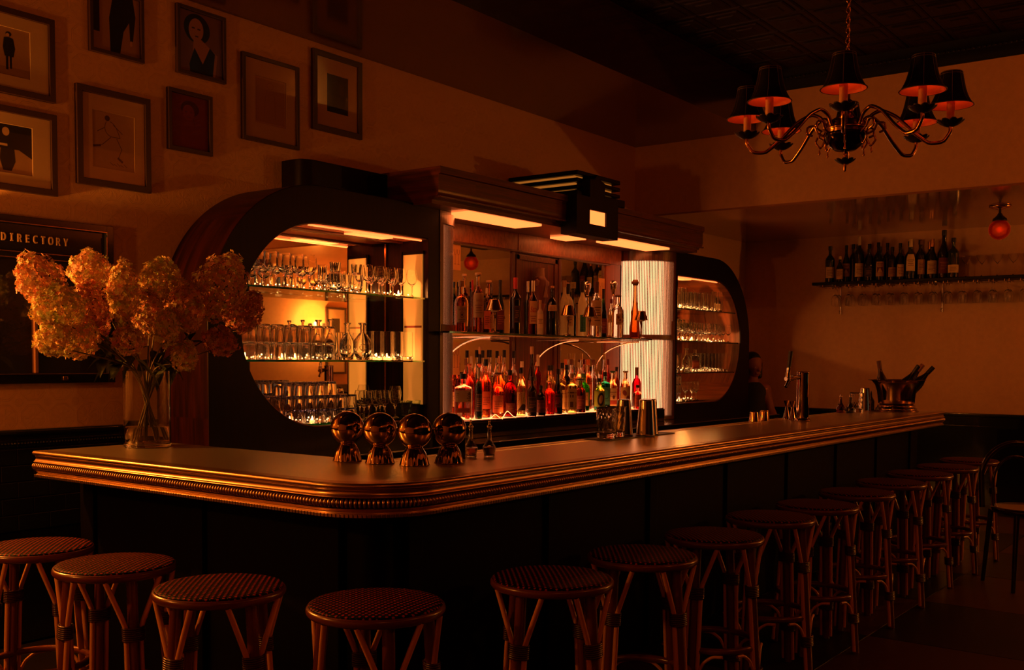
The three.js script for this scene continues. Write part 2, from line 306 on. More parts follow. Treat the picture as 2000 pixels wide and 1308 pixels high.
{
  // end cabinets: arched shells with a rounded opening
  const L = new THREE.Shape(); L.moveTo(3.183, 0); L.lineTo(4.9, 0); L.lineTo(4.9, 2.22); L.lineTo(3.93, 2.22); L.absarc(3.93, 1.473, 0.747, Math.PI / 2, Math.PI, false); L.closePath();
  const h = new THREE.Path(); h.moveTo(4.79, 0.927); h.lineTo(3.93, 0.927); h.absarc(3.93, 1.473, 0.547, -Math.PI / 2, Math.PI / 2, true); h.lineTo(4.79, 2.02); h.closePath(); L.holes.push(h);
  bb('end_cabinet', planarUV(prism(L, 4.21, 4.598, 0.004, 40)), wingMat);
  const R = new THREE.Shape(); R.moveTo(9.463, 0); R.lineTo(9.463, 1.473); R.absarc(8.72, 1.473, 0.743, 0, Math.PI / 2, false); R.lineTo(7.93, 2.217); R.lineTo(7.93, 0); R.closePath();
  const k = new THREE.Path(); k.moveTo(7.99, 0.927); k.lineTo(8.72, 0.927); k.absarc(8.72, 1.473, 0.547, -Math.PI / 2, Math.PI / 2, false); k.lineTo(7.99, 2.02); k.closePath(); R.holes.push(k);
  bb('end_cabinet', planarUV(prism(R, 4.21, 4.598, 0.004, 40)), wingMat);
  // wood linings inside the openings
  const lin1 = new THREE.Shape(), t = 0.006; const inner = (c, sgn, o) => { const r = 0.5475 - o; const s = []; for (let i = 0; i <= 40; i++) { const a = -Math.PI / 2 + Math.PI * i / 40; s.push([c + sgn * r * Math.cos(a), 1.473 + r * Math.sin(a)]); } return s; };
  for (const [c, sgn, e] of [[3.93, -1, 4.79], [8.72, 1, 7.99]]) {
    const s = new THREE.Shape(), o = inner(c, sgn, 0.0008), i = inner(c, sgn, t);
    const ee = e + (sgn < 0 ? -0.0008 : 0.0008), ei = e + (sgn < 0 ? -t : t);
    s.moveTo(ee, o[0][1]); o.forEach(p => s.lineTo(...p)); s.lineTo(ee, o[40][1]); s.lineTo(ei, i[40][1]); [...i].reverse().forEach(p => s.lineTo(...p)); s.lineTo(ei, i[0][1]); s.lineTo(ee, o[0][1]);
    bb('lining', planarUV(prism(s, 4.222, 4.556)), sgn > 0 ? M.oak : M.lining);
  }
  // wing mirrors, backs
  for (const [c, sgn, e] of [[3.93, -1, 4.784], [8.72, 1, 7.995]]) {
    const q = new THREE.Shape(); q.moveTo(e, 0.925); q.lineTo(c, 0.925); q.absarc(c, 1.473, 0.548, -Math.PI / 2, Math.PI / 2, sgn < 0); q.lineTo(e, 2.021); q.closePath();
    bb('mirror_pane', prism(q, 4.557, 4.563), M.mirror);
  }
  bb('mirror_bead', slab(4.776, 4.783, 0.95, 2.01, 4.549, 4.557, 0.003), M.brass);
  bb('mirror_bead', slab(7.996, 8.003, 0.95, 2.01, 4.549, 4.557, 0.003), M.brass);
  
  // backlit diffuser panels in the inner jambs, with the column band shadow put on as a coloured strip
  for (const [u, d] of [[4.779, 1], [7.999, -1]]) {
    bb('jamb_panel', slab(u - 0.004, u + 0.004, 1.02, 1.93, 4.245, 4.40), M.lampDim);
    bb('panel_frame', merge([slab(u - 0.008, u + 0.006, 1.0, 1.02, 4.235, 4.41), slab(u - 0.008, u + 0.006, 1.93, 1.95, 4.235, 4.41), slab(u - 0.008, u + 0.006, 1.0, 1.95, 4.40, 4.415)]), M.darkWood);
    bb('band_shadow', slab(u - 0.006, u + 0.006, 1.486, 1.498, 4.25, 4.39), std({ color: lin(0.20, 0.03, 0.015), roughness: 0.7 }));
    areaLight([1, 0.29, 0.03], 0.36, 0.15, 0.9, P(u - d * 0.012, 1.475, 4.32), P(u - d, 1.475, 4.32));
  }
  // wing ceiling lamps
  for (const [a, b] of [[4.25, 4.56], [8.10, 8.38]]) {
    bb('ceiling_lamp', slab(a, b, 2.004, 2.012, 4.285, 4.375), M.lamp);
    areaLight([1, 0.105, 0.02], 4.8, b - a, 0.09, P((a + b) / 2, 2.0, 4.33), P((a + b) / 2, 0, 4.33));
  }
  for (const [a, b] of [[3.86, 4.76], [8.02, 8.80]]) {
    bb('light_strip', slab(a, b, 2.004, 2.012, 4.236, 4.248), M.lamp);
    areaLight([1, 0.11, 0.02], 9, b - a, 0.012, P((a + b) / 2, 2.003, 4.242), P((a + b) / 2, 0, 4.9));
  }
  bb('ceiling_rib', merge([slab(3.6, 4.78, 2.0, 2.013, 4.405, 4.417, 0.003), slab(3.6, 4.78, 2.0, 2.013, 4.43, 4.442, 0.003)]), M.mahoganyH);
  // glass shelves
  for (const w of [1.667, 1.288]) { const u0 = 3.93 - Math.sqrt(0.541 ** 2 - (w - 1.473) ** 2); bb('glass_shelf', slab(u0 + 0.01, 4.782, w - 0.011, w - 0.001, 4.228, 4.55, 0.001), M.shelfGlass); }
  bb('glass_shelf', slab(3.80, 4.782, 0.9345, 0.9445, 4.228, 4.55, 0.001), M.shelfGlass);
  for (const w of [1.748, 1.468, 1.195]) { const u1 = 8.72 + Math.sqrt(0.541 ** 2 - (w - 1.473) ** 2); bb('glass_shelf', slab(7.998, u1 - 0.01, w - 0.011, w - 0.001, 4.228, 4.55, 0.001), M.shelfGlass); }
  bb('glass_shelf', slab(7.998, 8.85, 0.9345, 0.9445, 4.228, 4.55, 0.001), M.shelfGlass);
  // upper tier behind the canopy
  const tr = new THREE.Shape(); tr.moveTo(3.985, 4.598); tr.lineTo(3.985, 4.50); tr.quadraticCurveTo(3.99, 4.42, 4.10, 4.42); tr.lineTo(8.35, 4.42); tr.lineTo(8.35, 4.598); tr.closePath();
  bb('upper_tier', planarUV(flatShape(tr, 0.19, 0.004).translate(0, 2.212, 0)), M.darkWood);
  // canopy
  const cs = new THREE.Shape(); cs.moveTo(4.0, 2.415); cs.lineTo(4.0, 2.375); cs.lineTo(4.014, 2.37); cs.lineTo(4.014, 2.285); cs.quadraticCurveTo(4.014, 2.245, 4.045, 2.24); cs.lineTo(4.05, 2.226); cs.lineTo(4.065, 2.226); cs.lineTo(4.065, 2.205); cs.lineTo(4.545, 2.205); cs.lineTo(4.545, 2.23); cs.lineTo(4.48, 2.23); cs.lineTo(4.48, 2.415); cs.closePath();
  bb('canopy', planarUV(runU(cs, 4.655, 8.047)), M.mahoganyH);
  bb('canopy_moulding', merge([slab(4.66, 5.97, 2.236, 2.248, 3.998, 4.02, 0.005), slab(6.56, 8.04, 2.236, 2.248, 3.998, 4.02, 0.005)]), M.mahoganyH);
  for (const [a, b, c, d] of [[5.02, 5.80, 4.085, 4.31], [6.43, 6.64, 4.27, 4.455], [6.84, 7.60, 4.085, 4.31]]) {
    bb('ceiling_lamp', slab(a, b, 2.192, 2.206, c, d, 0.003), M.lamp);
    areaLight([1, 0.185, 0.038], 2.6, b - a, d - c, P((a + b) / 2, 2.1905, (c + d) / 2), P((a + b) / 2, 0, (c + d) / 2));
  }
  // window box under the crest
  const wb = bb('crest_box', merge([slab(5.99, 6.155, 2.156, 2.42, 3.93, 4.06), slab(6.375, 6.53, 2.156, 2.42, 3.93, 4.06), slab(6.155, 6.375, 2.156, 2.236, 3.93, 4.06), slab(6.155, 6.375, 2.333, 2.42, 3.93, 4.06)]), M.darkWood);
  bb('crest_lamp', slab(6.15, 6.38, 2.23, 2.34, 3.945, 3.955), M.lamp);
  areaLight([1, 0.185, 0.038], 2.5, 0.22, 0.1, P(6.265, 2.285, 3.925), P(6.265, 2.285, 0));
  const fs = new THREE.Shape(); fs.moveTo(6.165, 2.40); fs.lineTo(6.36, 2.40); fs.lineTo(6.36, 2.535); fs.lineTo(6.31, 2.55); fs.lineTo(6.275, 2.582); fs.lineTo(6.25, 2.582); fs.lineTo(6.215, 2.55); fs.lineTo(6.165, 2.545); fs.closePath();
  bb('crest_finial', prism(fs, 3.935, 4.05, 0.004), M.darkWood);
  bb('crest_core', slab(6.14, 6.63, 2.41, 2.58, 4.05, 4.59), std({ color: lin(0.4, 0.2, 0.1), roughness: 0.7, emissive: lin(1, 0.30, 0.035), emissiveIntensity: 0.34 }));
  for (const [a, b] of [[2.575, 2.605], [2.527, 2.554], [2.479, 2.504]]) bb('crest_slat', slab(6.10, 6.675, a, b, 4.0, 4.595, 0.006), M.darkWood);
  bb('crest_base', slab(6.08, 6.72, 2.412, 2.466, 3.985, 4.595, 0.006), M.darkWood);
  // fluted, backlit quarter-round columns in two tiers
  const finM = std({ color: lin(0.22, 0.08, 0.025), roughness: 0.6 });
  for (const [cu, sg] of [[4.907, 1], [7.93, -1]]) {
    bb('column_backing', flatShape(arcPlan(cu, 4.54, 0.300, 0.306, 0, Math.PI / 2, sg), 1.31).translate(0, 0.83, 0), M.lampColumn);
    for (const [a, b] of [[0.83, 1.472], [1.508, 2.125]]) {
      const rib = [], fin = [], N = 38; for (let i = 0; i < N; i++) { const t2 = (i + 0.5) / N * Math.PI / 2, t4 = (i + 1) / N * Math.PI / 2, q = (r, t) => [cu + sg * r * Math.sin(t), (a + b) / 2, -(4.54 - r * Math.cos(t))]; rib.push(T(new THREE.CylinderGeometry(0.0036, 0.0036, b - a, 10), ...q(0.3242, t2))); fin.push(T(new THREE.CylinderGeometry(0.0036, 0.0036, b - a, 8), ...q(0.3212, t4))); }
      bb('added_stripe_fins', merge(fin), finM, BB, true);  // opaque fins added to make the dark stripes between the glass rods
      bb('fluted_glass', merge(rib), M.glass, BB, true);
    }
    for (const [a, b, r] of [[0.80, 0.83, 0.336], [1.470, 1.510, 0.338], [2.125, 2.205, 0.336]]) bb('column_band', flatShape(arcPlan(cu, 4.54, 0.29, r, 0, Math.PI / 2, sg), b - a, 0.002).translate(0, a, 0), a > 1.4 && a < 1.5 ? std({ color: lin(0.16, 0.07, 0.03), roughness: 0.4 }) : M.mahogany);
    const eu = cu + sg * 0.335;
    bb('column_post', merge([slab(eu - 0.012, eu + 0.012, 0.8, 2.205, 4.535, 4.565), slab(cu - 0.012 * (sg > 0 ? 1 : 1), cu + 0.012, 0.8, 2.205, 4.205, 4.222)]), M.mahogany);
    for (const [w, hh] of [[1.15, 0.63], [1.815, 0.61]]) for (let i = 0; i < 6; i++) { const t3 = (i + 0.5) / 6 * Math.PI / 2, sx = sg * Math.sin(t3), sv = -Math.cos(t3); areaLight([1, 0.43, 0.19], 2.0, 0.082, hh, P(cu + 0.3135 * sx, w, 4.54 + 0.3135 * sv), P(cu + 2 * sx, w, 4.54 + 2 * sv)); }
  }
  // centre back: mirrors, posts, carved door panel, header
  bb('mirror_pane', slab(5.235, 6.075, 0.93, 2.08, 4.545, 4.553), M.mirror);
  bb('mirror_pane', slab(6.69, 7.36, 0.93, 2.08, 4.545, 4.553), M.mirror);
  bb('centre_back', slab(4.92, 7.92, 0.9, 2.205, 4.553, 4.566), M.mahogany);
  bb('centre_panel', merge([slab(6.10, 6.67, 0.93, 2.075, 4.54, 4.552), slab(6.12, 6.16, 0.93, 2.06, 4.53, 4.542, 0.004), slab(6.61, 6.65, 0.93, 2.06, 4.53, 4.542, 0.004), slab(6.12, 6.65, 2.02, 2.06, 4.53, 4.542, 0.004)]), M.mahogany);
  bb('post', slab(6.07, 6.105, 0.93, 2.08, 4.53, 4.552, 0.008), M.mahogany);
  bb('post', slab(6.665, 6.70, 0.93, 2.08, 4.53, 4.552, 0.008), M.mahogany);
  bb('end_post', slab(7.36, 7.60, 0.93, 2.205, 4.535, 4.553), M.oak);
  bb('header_board', slab(5.235, 6.13, 2.085, 2.204, 4.525, 4.546), M.oak);
  bb('header_board', slab(6.13, 6.66, 2.085, 2.204, 4.52, 4.546), M.oak);
  bb('header_board', slab(6.66, 7.58, 2.085, 2.204, 4.525, 4.546), M.oak);
  bb('header_moulding', slab(5.235, 7.40, 2.070, 2.085, 4.515, 4.546, 0.005), M.mahoganyH);
  // long glass bottle shelf on curved brackets
  bb('glass_shelf', slab(4.86, 7.36, 1.456, 1.467, 4.10, 4.53, 0.001), M.shelfGlass);
  bb('shelf_rail', slab(4.90, 7.33, 1.446, 1.455, 4.112, 4.122, 0.003), M.steel);
  for (const u of [5.32, 6.36, 7.22]) {
    const pts = []; for (let i = 0; i <= 10; i++) { const a = i / 10 * Math.PI / 2; pts.push(P(u, 1.22 + 0.218 * Math.sin(a), 4.535 - 0.39 * (1 - Math.cos(a)))); }
    bb('shelf_bracket', merge([tube(pts, 0.0065, 24, 8), rod(P(u, 1.441, 4.14), P(u, 1.441, 4.53), 0.006)]), M.steel);
  }
  // glowing bottle ledge, plinths, work counter
  bb('ledge', slab(4.93, 7.58, 0.80, 0.902, 4.10, 4.545, 0.004), M.blackGloss);
  bb('ledge_lip', slab(4.95, 7.56, 0.902, 0.911, 4.10, 4.158, 0.002), M.blackGloss);
  bb('ledge_lamp', slab(4.99, 7.54, 0.902, 0.9105, 4.159, 4.53), M.lampLedge);
  areaLight([1, 0.27, 0.085], 2.8, 2.5, 0.35, P(6.26, 0.9125, 4.345), P(6.26, 3, 4.345));
  bb('plinth', slab(4.905, 7.925, 0, 0.80, 4.15, 4.56), M.darkWood);
  bb('work_counter', slab(3.25, 9.40, 0.765, 0.80, 3.86, 4.205, 0.006), M.blackGloss);
  bb('work_base', slab(3.28, 9.36, 0, 0.765, 3.90, 4.205), M.black);
  for (const u of [4.0, 4.8, 5.6, 6.4, 7.2, 8.0, 8.8]) { const d = bb('cupboard_door', slab(u - 0.37, u + 0.37, 0.06, 0.74, 3.885, 3.90, 0.004), M.darkWood); part('handle', T(rod(V3(-0.06, 0, 0), V3(0.06, 0, 0), 0.006), u - 6.32, 0.68, -3.872 + 4.6), M.brass, d); }
}
solo('card', slab(-0.03, 0.03, 0, 0.125, -0.002, 0.002), std({ color: lin(0.22, 0.09, 0.04), roughness: 0.8 }), 'small brown card tucked behind the strap of the right fluted column', 'card', [7.88, 1.50, -4.196], 0.15);

// ------------------------------------------------------------------ bar counter
{
  const C = thing('bar_counter', 'long dark bar with bronze-toned metal top and beaded moulded edge turning a rounded corner', 'bar counter', [2.45, 0, -2.36]);
  const cc = (name, g, mat, st) => part(name, g.translate(-2.45, 0, 2.36), mat, C, st);
  const U0 = 2.165, U1 = 8.27, F = 2.10, RAD = 0.26, VE = 3.955, IU = 2.745, IV = 2.655;
  const plan = o => { const s = new THREE.Shape(), r = RAD - o; s.moveTo(U0 + o, VE); s.lineTo(U0 + o, F + RAD); s.absarc(U0 + RAD, F + RAD, r, Math.PI, Math.PI * 1.5, false); s.lineTo(U1, F + o); s.lineTo(U1, IV); s.lineTo(IU, IV); s.lineTo(IU, VE); s.closePath(); return s; };
  const topG = flatShape(plan(0.016), 0.03, 0.001, 32).translate(0, 0.897, 0); planarUV(topG);
  cc('counter_top', topG, M.zincTop);
  cc('core', flatShape(plan(0.03), 0.075, 0, 32).translate(0, 0.822, 0), M.pewter);
  // groove and drip rail along the bartender's side
  cc('service_rail', merge([slab(IU + 0.03, U1 - 0.02, 0.9255, 0.9285, 2.585, 2.592), slab(IU + 0.03, U1 - 0.02, 0.9255, 0.929, 2.645, 2.655, 0.002)]), M.zincTop);
  // moulded edge swept round the corner: path with outward normal
  const path = [], step = 0.012; let lens = 0;
  for (let v = VE; v > F + RAD; v -= 0.03) path.push([U0, v, -1, 0]);
  for (let i = 0; i <= 28; i++) { const a = Math.PI + Math.PI / 2 * i / 28; path.push([U0 + RAD + RAD * Math.cos(a), F + RAD + RAD * Math.sin(a), Math.cos(a), Math.sin(a)]); }
  for (let u = U0 + RAD + 0.03; u < U1; u += 0.06) path.push([u, F, 0, -1]);
  path.push([U1, F, 0, -1]);
  const sweep = prof => {
    const pos = [], idx = [], n = prof.length;
    path.forEach(([u, v, nu, nv]) => prof.forEach(([o, w]) => pos.push(u + nu * o, w, -(v + nv * o))));
    for (let i = 0; i < path.length - 1; i++) for (let j = 0; j < n - 1; j++) { const a = i * n + j; idx.push(a, a + 1, a + n, a + 1, a + n + 1, a + n); }
    const g = new THREE.BufferGeometry(); g.setAttribute('position', new THREE.Float32BufferAttribute(pos, 3)); g.setIndex(idx);
    const q = g.toNonIndexed(); q.deleteAttribute('normal'); const m = mergeVertices(q, 1e-5); m.computeVertexNormals(); m.setAttribute('uv', new THREE.BufferAttribute(new Float32Array(m.attributes.position.count * 2), 2)); return m;
  };
  const arcP = (co, cw, r, a0, a1, n = 8) => [...Array(n + 1)].map((_, i) => { const a = a0 + (a1 - a0) * i / n; return [co + r * Math.cos(a), cw + r * Math.sin(a)]; });
  const hp = Math.PI / 2;
  cc('edge_lip', sweep([[-0.05, 0.9275], [-0.012, 0.9275], ...arcP(0.0, 0.918, 0.0095, hp, -hp), [-0.02, 0.9085]]), M.pewter);
  cc('edge_cove', sweep([[-0.02, 0.9085], [-0.004, 0.9075], ...arcP(0.0105, 0.899, 0.0145, Math.PI - 0.6, Math.PI + 0.75, 7), [0.004, 0.887], [0.0055, 0.8855], [0.0055, 0.8835], [-0.002, 0.881]]), M.pewter);
  cc('edge_channel', sweep([[-0.002, 0.881], [-0.012, 0.880], [-0.013, 0.866], [-0.012, 0.852], [-0.001, 0.8505], [0.002, 0.850]]), M.pewter);
  cc('edge_base', sweep([[0.002, 0.850], [-0.006, 0.843], [-0.009, 0.838], [-0.006, 0.8345], [-0.003, 0.834], [-0.003, 0.823], [-0.03, 0.822]]), M.pewter);
  // end face of the mouldings
  // beads: nearest 300 as parts, the rest of the run as one part
  const pt = []; let d0 = 0; const SP = 0.0137;
  { let acc = 0; for (let i = 1; i < path.length; i++) { const a = path[i - 1], b = path[i], L = Math.hypot(b[0] - a[0], b[1] - a[1]); while (acc <= L) { const t = acc / L; const nu = a[2] + (b[2] - a[2]) * t, nv = a[3] + (b[3] - a[3]) * t, m = Math.hypot(nu, nv); pt.push([a[0] + (b[0] - a[0]) * t, a[1] + (b[1] - a[1]) * t, nu / m, nv / m]); acc += SP; } acc -= L; } }
  const bead = new THREE.SphereGeometry(1, 10, 8).scale(0.0066, 0.0142, 0.0150);
  const rest = [], order = pt.map((p, i) => [Math.hypot(p[0], p[1]), i]).sort((a, b) => a[0] - b[0]), near = new Set(order.slice(0, 300).map(x => x[1]));
  const dent = box(0.0108, 0.0105, 0.007, 0, 0, 0, 0.001), dents = [];
  pt.forEach(([u, v, nu, nv], i) => {
    const ang = Math.atan2(nu, -nv);      // local z points outward
    if (near.has(i)) { const m = part('bead', bead, M.pewter, C); m.position.set(u + nu * -0.002 - 2.45, 0.8665, -(v + nv * -0.002) + 2.36); m.rotation.y = ang; }
    else rest.push(bead.clone().rotateY(ang).translate(u - nu * 0.002, 0.8665, -(v - nv * 0.002)));
    dents.push(dent.clone().rotateY(ang).translate(u - nu * 0.002, 0.8285, -(v - nv * 0.002)));
  });
  cc('far_beads', merge(rest), M.pewter, true);
  cc('square_row', merge(dents), M.pewter, true);
  // body: panelled dark wood
  const body = plan(0.16); cc('body', planarUV(flatShape(plan(0.19), 0.80, 0, 24).translate(0, 0.02, 0)), M.barWood);
  cc('kick', flatShape(plan(0.22), 0.02).translate(0, 0, 0), M.black);
  const pil = (u, v, alongU) => cc('pilaster', alongU ? slab(u - 0.035, u + 0.035, 0.02, 0.82, F + 0.165, F + 0.192, 0.006) : slab(U0 + 0.165, U0 + 0.192, 0.02, 0.82, v - 0.035, v + 0.035, 0.006), M.barWood);
  const pan = (a, b, alongU) => cc('board', alongU ? slab(a - 0.018, b + 0.018, 0.03, 0.815, F + 0.180, F + 0.192, 0.003) : slab(U0 + 0.180, U0 + 0.192, 0.03, 0.815, a - 0.018, b + 0.018, 0.003), M.barWood);
  for (let i = 0; i < 8; i++) { const u = 2.52 + i * 0.79; pil(u, 0, true); if (i < 7) pan(u + 0.06, u + 0.73, true); }
  for (let i = 0; i < 3; i++) { const v = 2.46 + i * 0.70; pil(0, v, false); if (i < 2) pan(v + 0.06, v + 0.64, false); }
}

// ------------------------------------------------------------------ stools
{
  const cane = phy({ color: lin(0.15, 0.033, 0.010), roughness: 0.28, clearcoat: 0.4, clearcoatRoughness: 0.2 }), split = phy({ color: lin(0.82, 0.38, 0.12), roughness: 0.35, clearcoat: 0.4, clearcoatRoughness: 0.2 }), wrapM = phy({ color: lin(0.06, 0.018, 0.01), roughness: 0.3, clearcoat: 0.4 });
  const weave = (bump) => canvasTex(1024, 1024, (g, w) => {          // two-tone woven strands
    g.fillStyle = bump ? '#404040' : '#060404'; g.fillRect(0, 0, w, w); const n = 24, s = w / n;
    for (let j = 0; j < n; j++) for (let i = -1; i < n + 1; i++) { const x = i * s + (j % 2 ? s / 2 : 0) + s / 2, y = j * s + s / 2; g.fillStyle = bump ? '#f0f0f0' : '#a02812'; g.beginPath(); g.ellipse(x, y, s * 0.27, s * 0.24, 0, 0, 7); g.fill(); g.fillStyle = bump ? '#a8a8a8' : '#090606'; g.fillRect(x + s * 0.3, y - s * 0.3, s * 0.4, s * 0.6); }
    g.strokeStyle = bump ? '#202020' : '#040303'; g.lineWidth = 4; for (let i = 0; i <= n; i++) { g.beginPath(); g.moveTo(0, i * s); g.lineTo(w, i * s); g.stroke(); }
  }, !bump);
  const seatM = phy({ map: weave(false), bumpMap: weave(true), bumpScale: 0.0012, roughness: 0.5, specularIntensity: 0.2 });
  const sg = lathe([[0.001, 0.662], [0.06, 0.6615], [0.12, 0.659], [0.160, 0.6575], [0.1745, 0.6545], [0.1775, 0.6500], [0.168, 0.640], [0.001, 0.640]].reverse(), 40);
  { const p = sg.attributes.position, uv = sg.attributes.uv; for (let i = 0; i < p.count; i++) uv.setXY(i, p.getX(i) / 0.36 + 0.5, p.getZ(i) / 0.36 + 0.5); }
  const rimG = lathe([[0.160, 0.645], [0.172, 0.650], [0.180, 0.650], [0.184, 0.643], [0.184, 0.634], [0.178, 0.626], [0.166, 0.624], [0.158, 0.630]].reverse(), 48);
  const S = thing('bar_stool', '', 'bar stool', [0, 0, 0], 0, 'rattan bar stools along the bar');
  part('seat', sg, seatM, S); part('seat_rim', rimG, cane, S);
  const ringY = 0.255;
  part('foot_ring', tube([...Array(24)].map((_, i) => V3(0.163 * Math.cos(i / 24 * 2 * Math.PI), ringY, 0.163 * Math.sin(i / 24 * 2 * Math.PI))), 0.0125, 72, 8, true), cane, S);
  for (let k = 0; k < 4; k++) {
    const a = Math.PI / 4 + k * Math.PI / 2, ca = Math.cos(a), sa = Math.sin(a);
    const at = (r, y, t) => V3(r * ca - t * sa, y, r * sa + t * ca);
    const rAt = y => 0.186 - 0.045 * y / 0.63;
    part('leg', tube([at(rAt(0), 0, 0), at(rAt(0.2), 0.2, 0), at(rAt(0.45), 0.45, 0), at(rAt(0.63) , 0.632, 0)], 0.0165, 16, 10), cane, S);
    for (const s of [-1, 1]) {
      part('split_cane', tube([at(rAt(0.172), 0.172, s * 0.0215), at(rAt(0.3), 0.3, s * 0.0225), at(rAt(0.45), 0.45, s * 0.0225), at(rAt(0.49) + 0.002, 0.487, s * 0.026), at(0.152, 0.628, s * 0.083)], 0.0082, 24, 7), split, S);
      part('lower_cane', rod(at(rAt(0.012), 0.012, s * 0.0215), at(rAt(0.148), 0.148, s * 0.0215), 0.0082, 0.0082, 7), split, S);
      part('brace', tube([at(rAt(0.165), 0.165, s * 0.02), at(0.168, 0.215, s * 0.045), at(0.158, 0.238, s * 0.075), at(0.148, 0.241, s * 0.11)], 0.006, 16, 6), split, S);
    }
    for (const y of [0.462, 0.160]) {
      const L = []; for (let i = 0; i < 7; i++) { const yy = y - 0.018 + i * 0.006; L.push(tube([...Array(12)].map((_, j) => { const b = j / 12 * 2 * Math.PI; return at(rAt(yy) + 0.0205 * Math.cos(b), yy, 0.0325 * Math.sin(b)); }), 0.0036, 24, 5, true)); }
      part('binding', merge(L), wrapM, S);
    }
  }
  const spots = [[1.985, 1.925, 0.2, 'near bar corner in front of the mirror-bright rounded counter corner'],
    [1.855, 2.41, 0.75, 'first from the corner along the short side of the bar'], [1.862, 2.935, 0.55, 'second from the corner along the short side of the bar'], [1.868, 3.41, 0.8, 'leftmost in the photo, cut by its left edge'],
    [2.545, 1.745, 0.72, 'first from the corner along the long side of the bar'], [3.04, 1.72, 0.62, ''], [3.55, 1.705, 0.8, ''], [4.12, 1.725, 0.7, ''], [4.60, 1.705, 0.85, ''], [5.17, 1.715, 0.75, ''], [5.72, 1.715, 0.65, ''], [6.28, 1.72, 0.8, ''], [6.80, 1.70, 0.7, ''], [7.36, 1.70, 0.75, '']];
  const names = ['', '', '', '', 'first', 'second', 'third', 'fourth', 'fifth', 'sixth', 'seventh', 'eighth', 'ninth', 'tenth'];
  spots.forEach(([u, v, t, where], i) => {
    const label = i === 0 ? 'woven-seat rattan bar stool standing alone before the rounded bar corner' : i < 4 ? 'woven-seat rattan bar stool, ' + where : i === 13 ? 'rattan bar stool farthest from the camera along the long bar side' : 'rattan bar stool, ' + names[i] + ' from the corner along the long bar side';
    if (!i) { S.position.set(u, 0, -v); S.rotation.y = t; S.userData.label = label; } else dup(S, [u, 0, -v], t, label);
  });
}

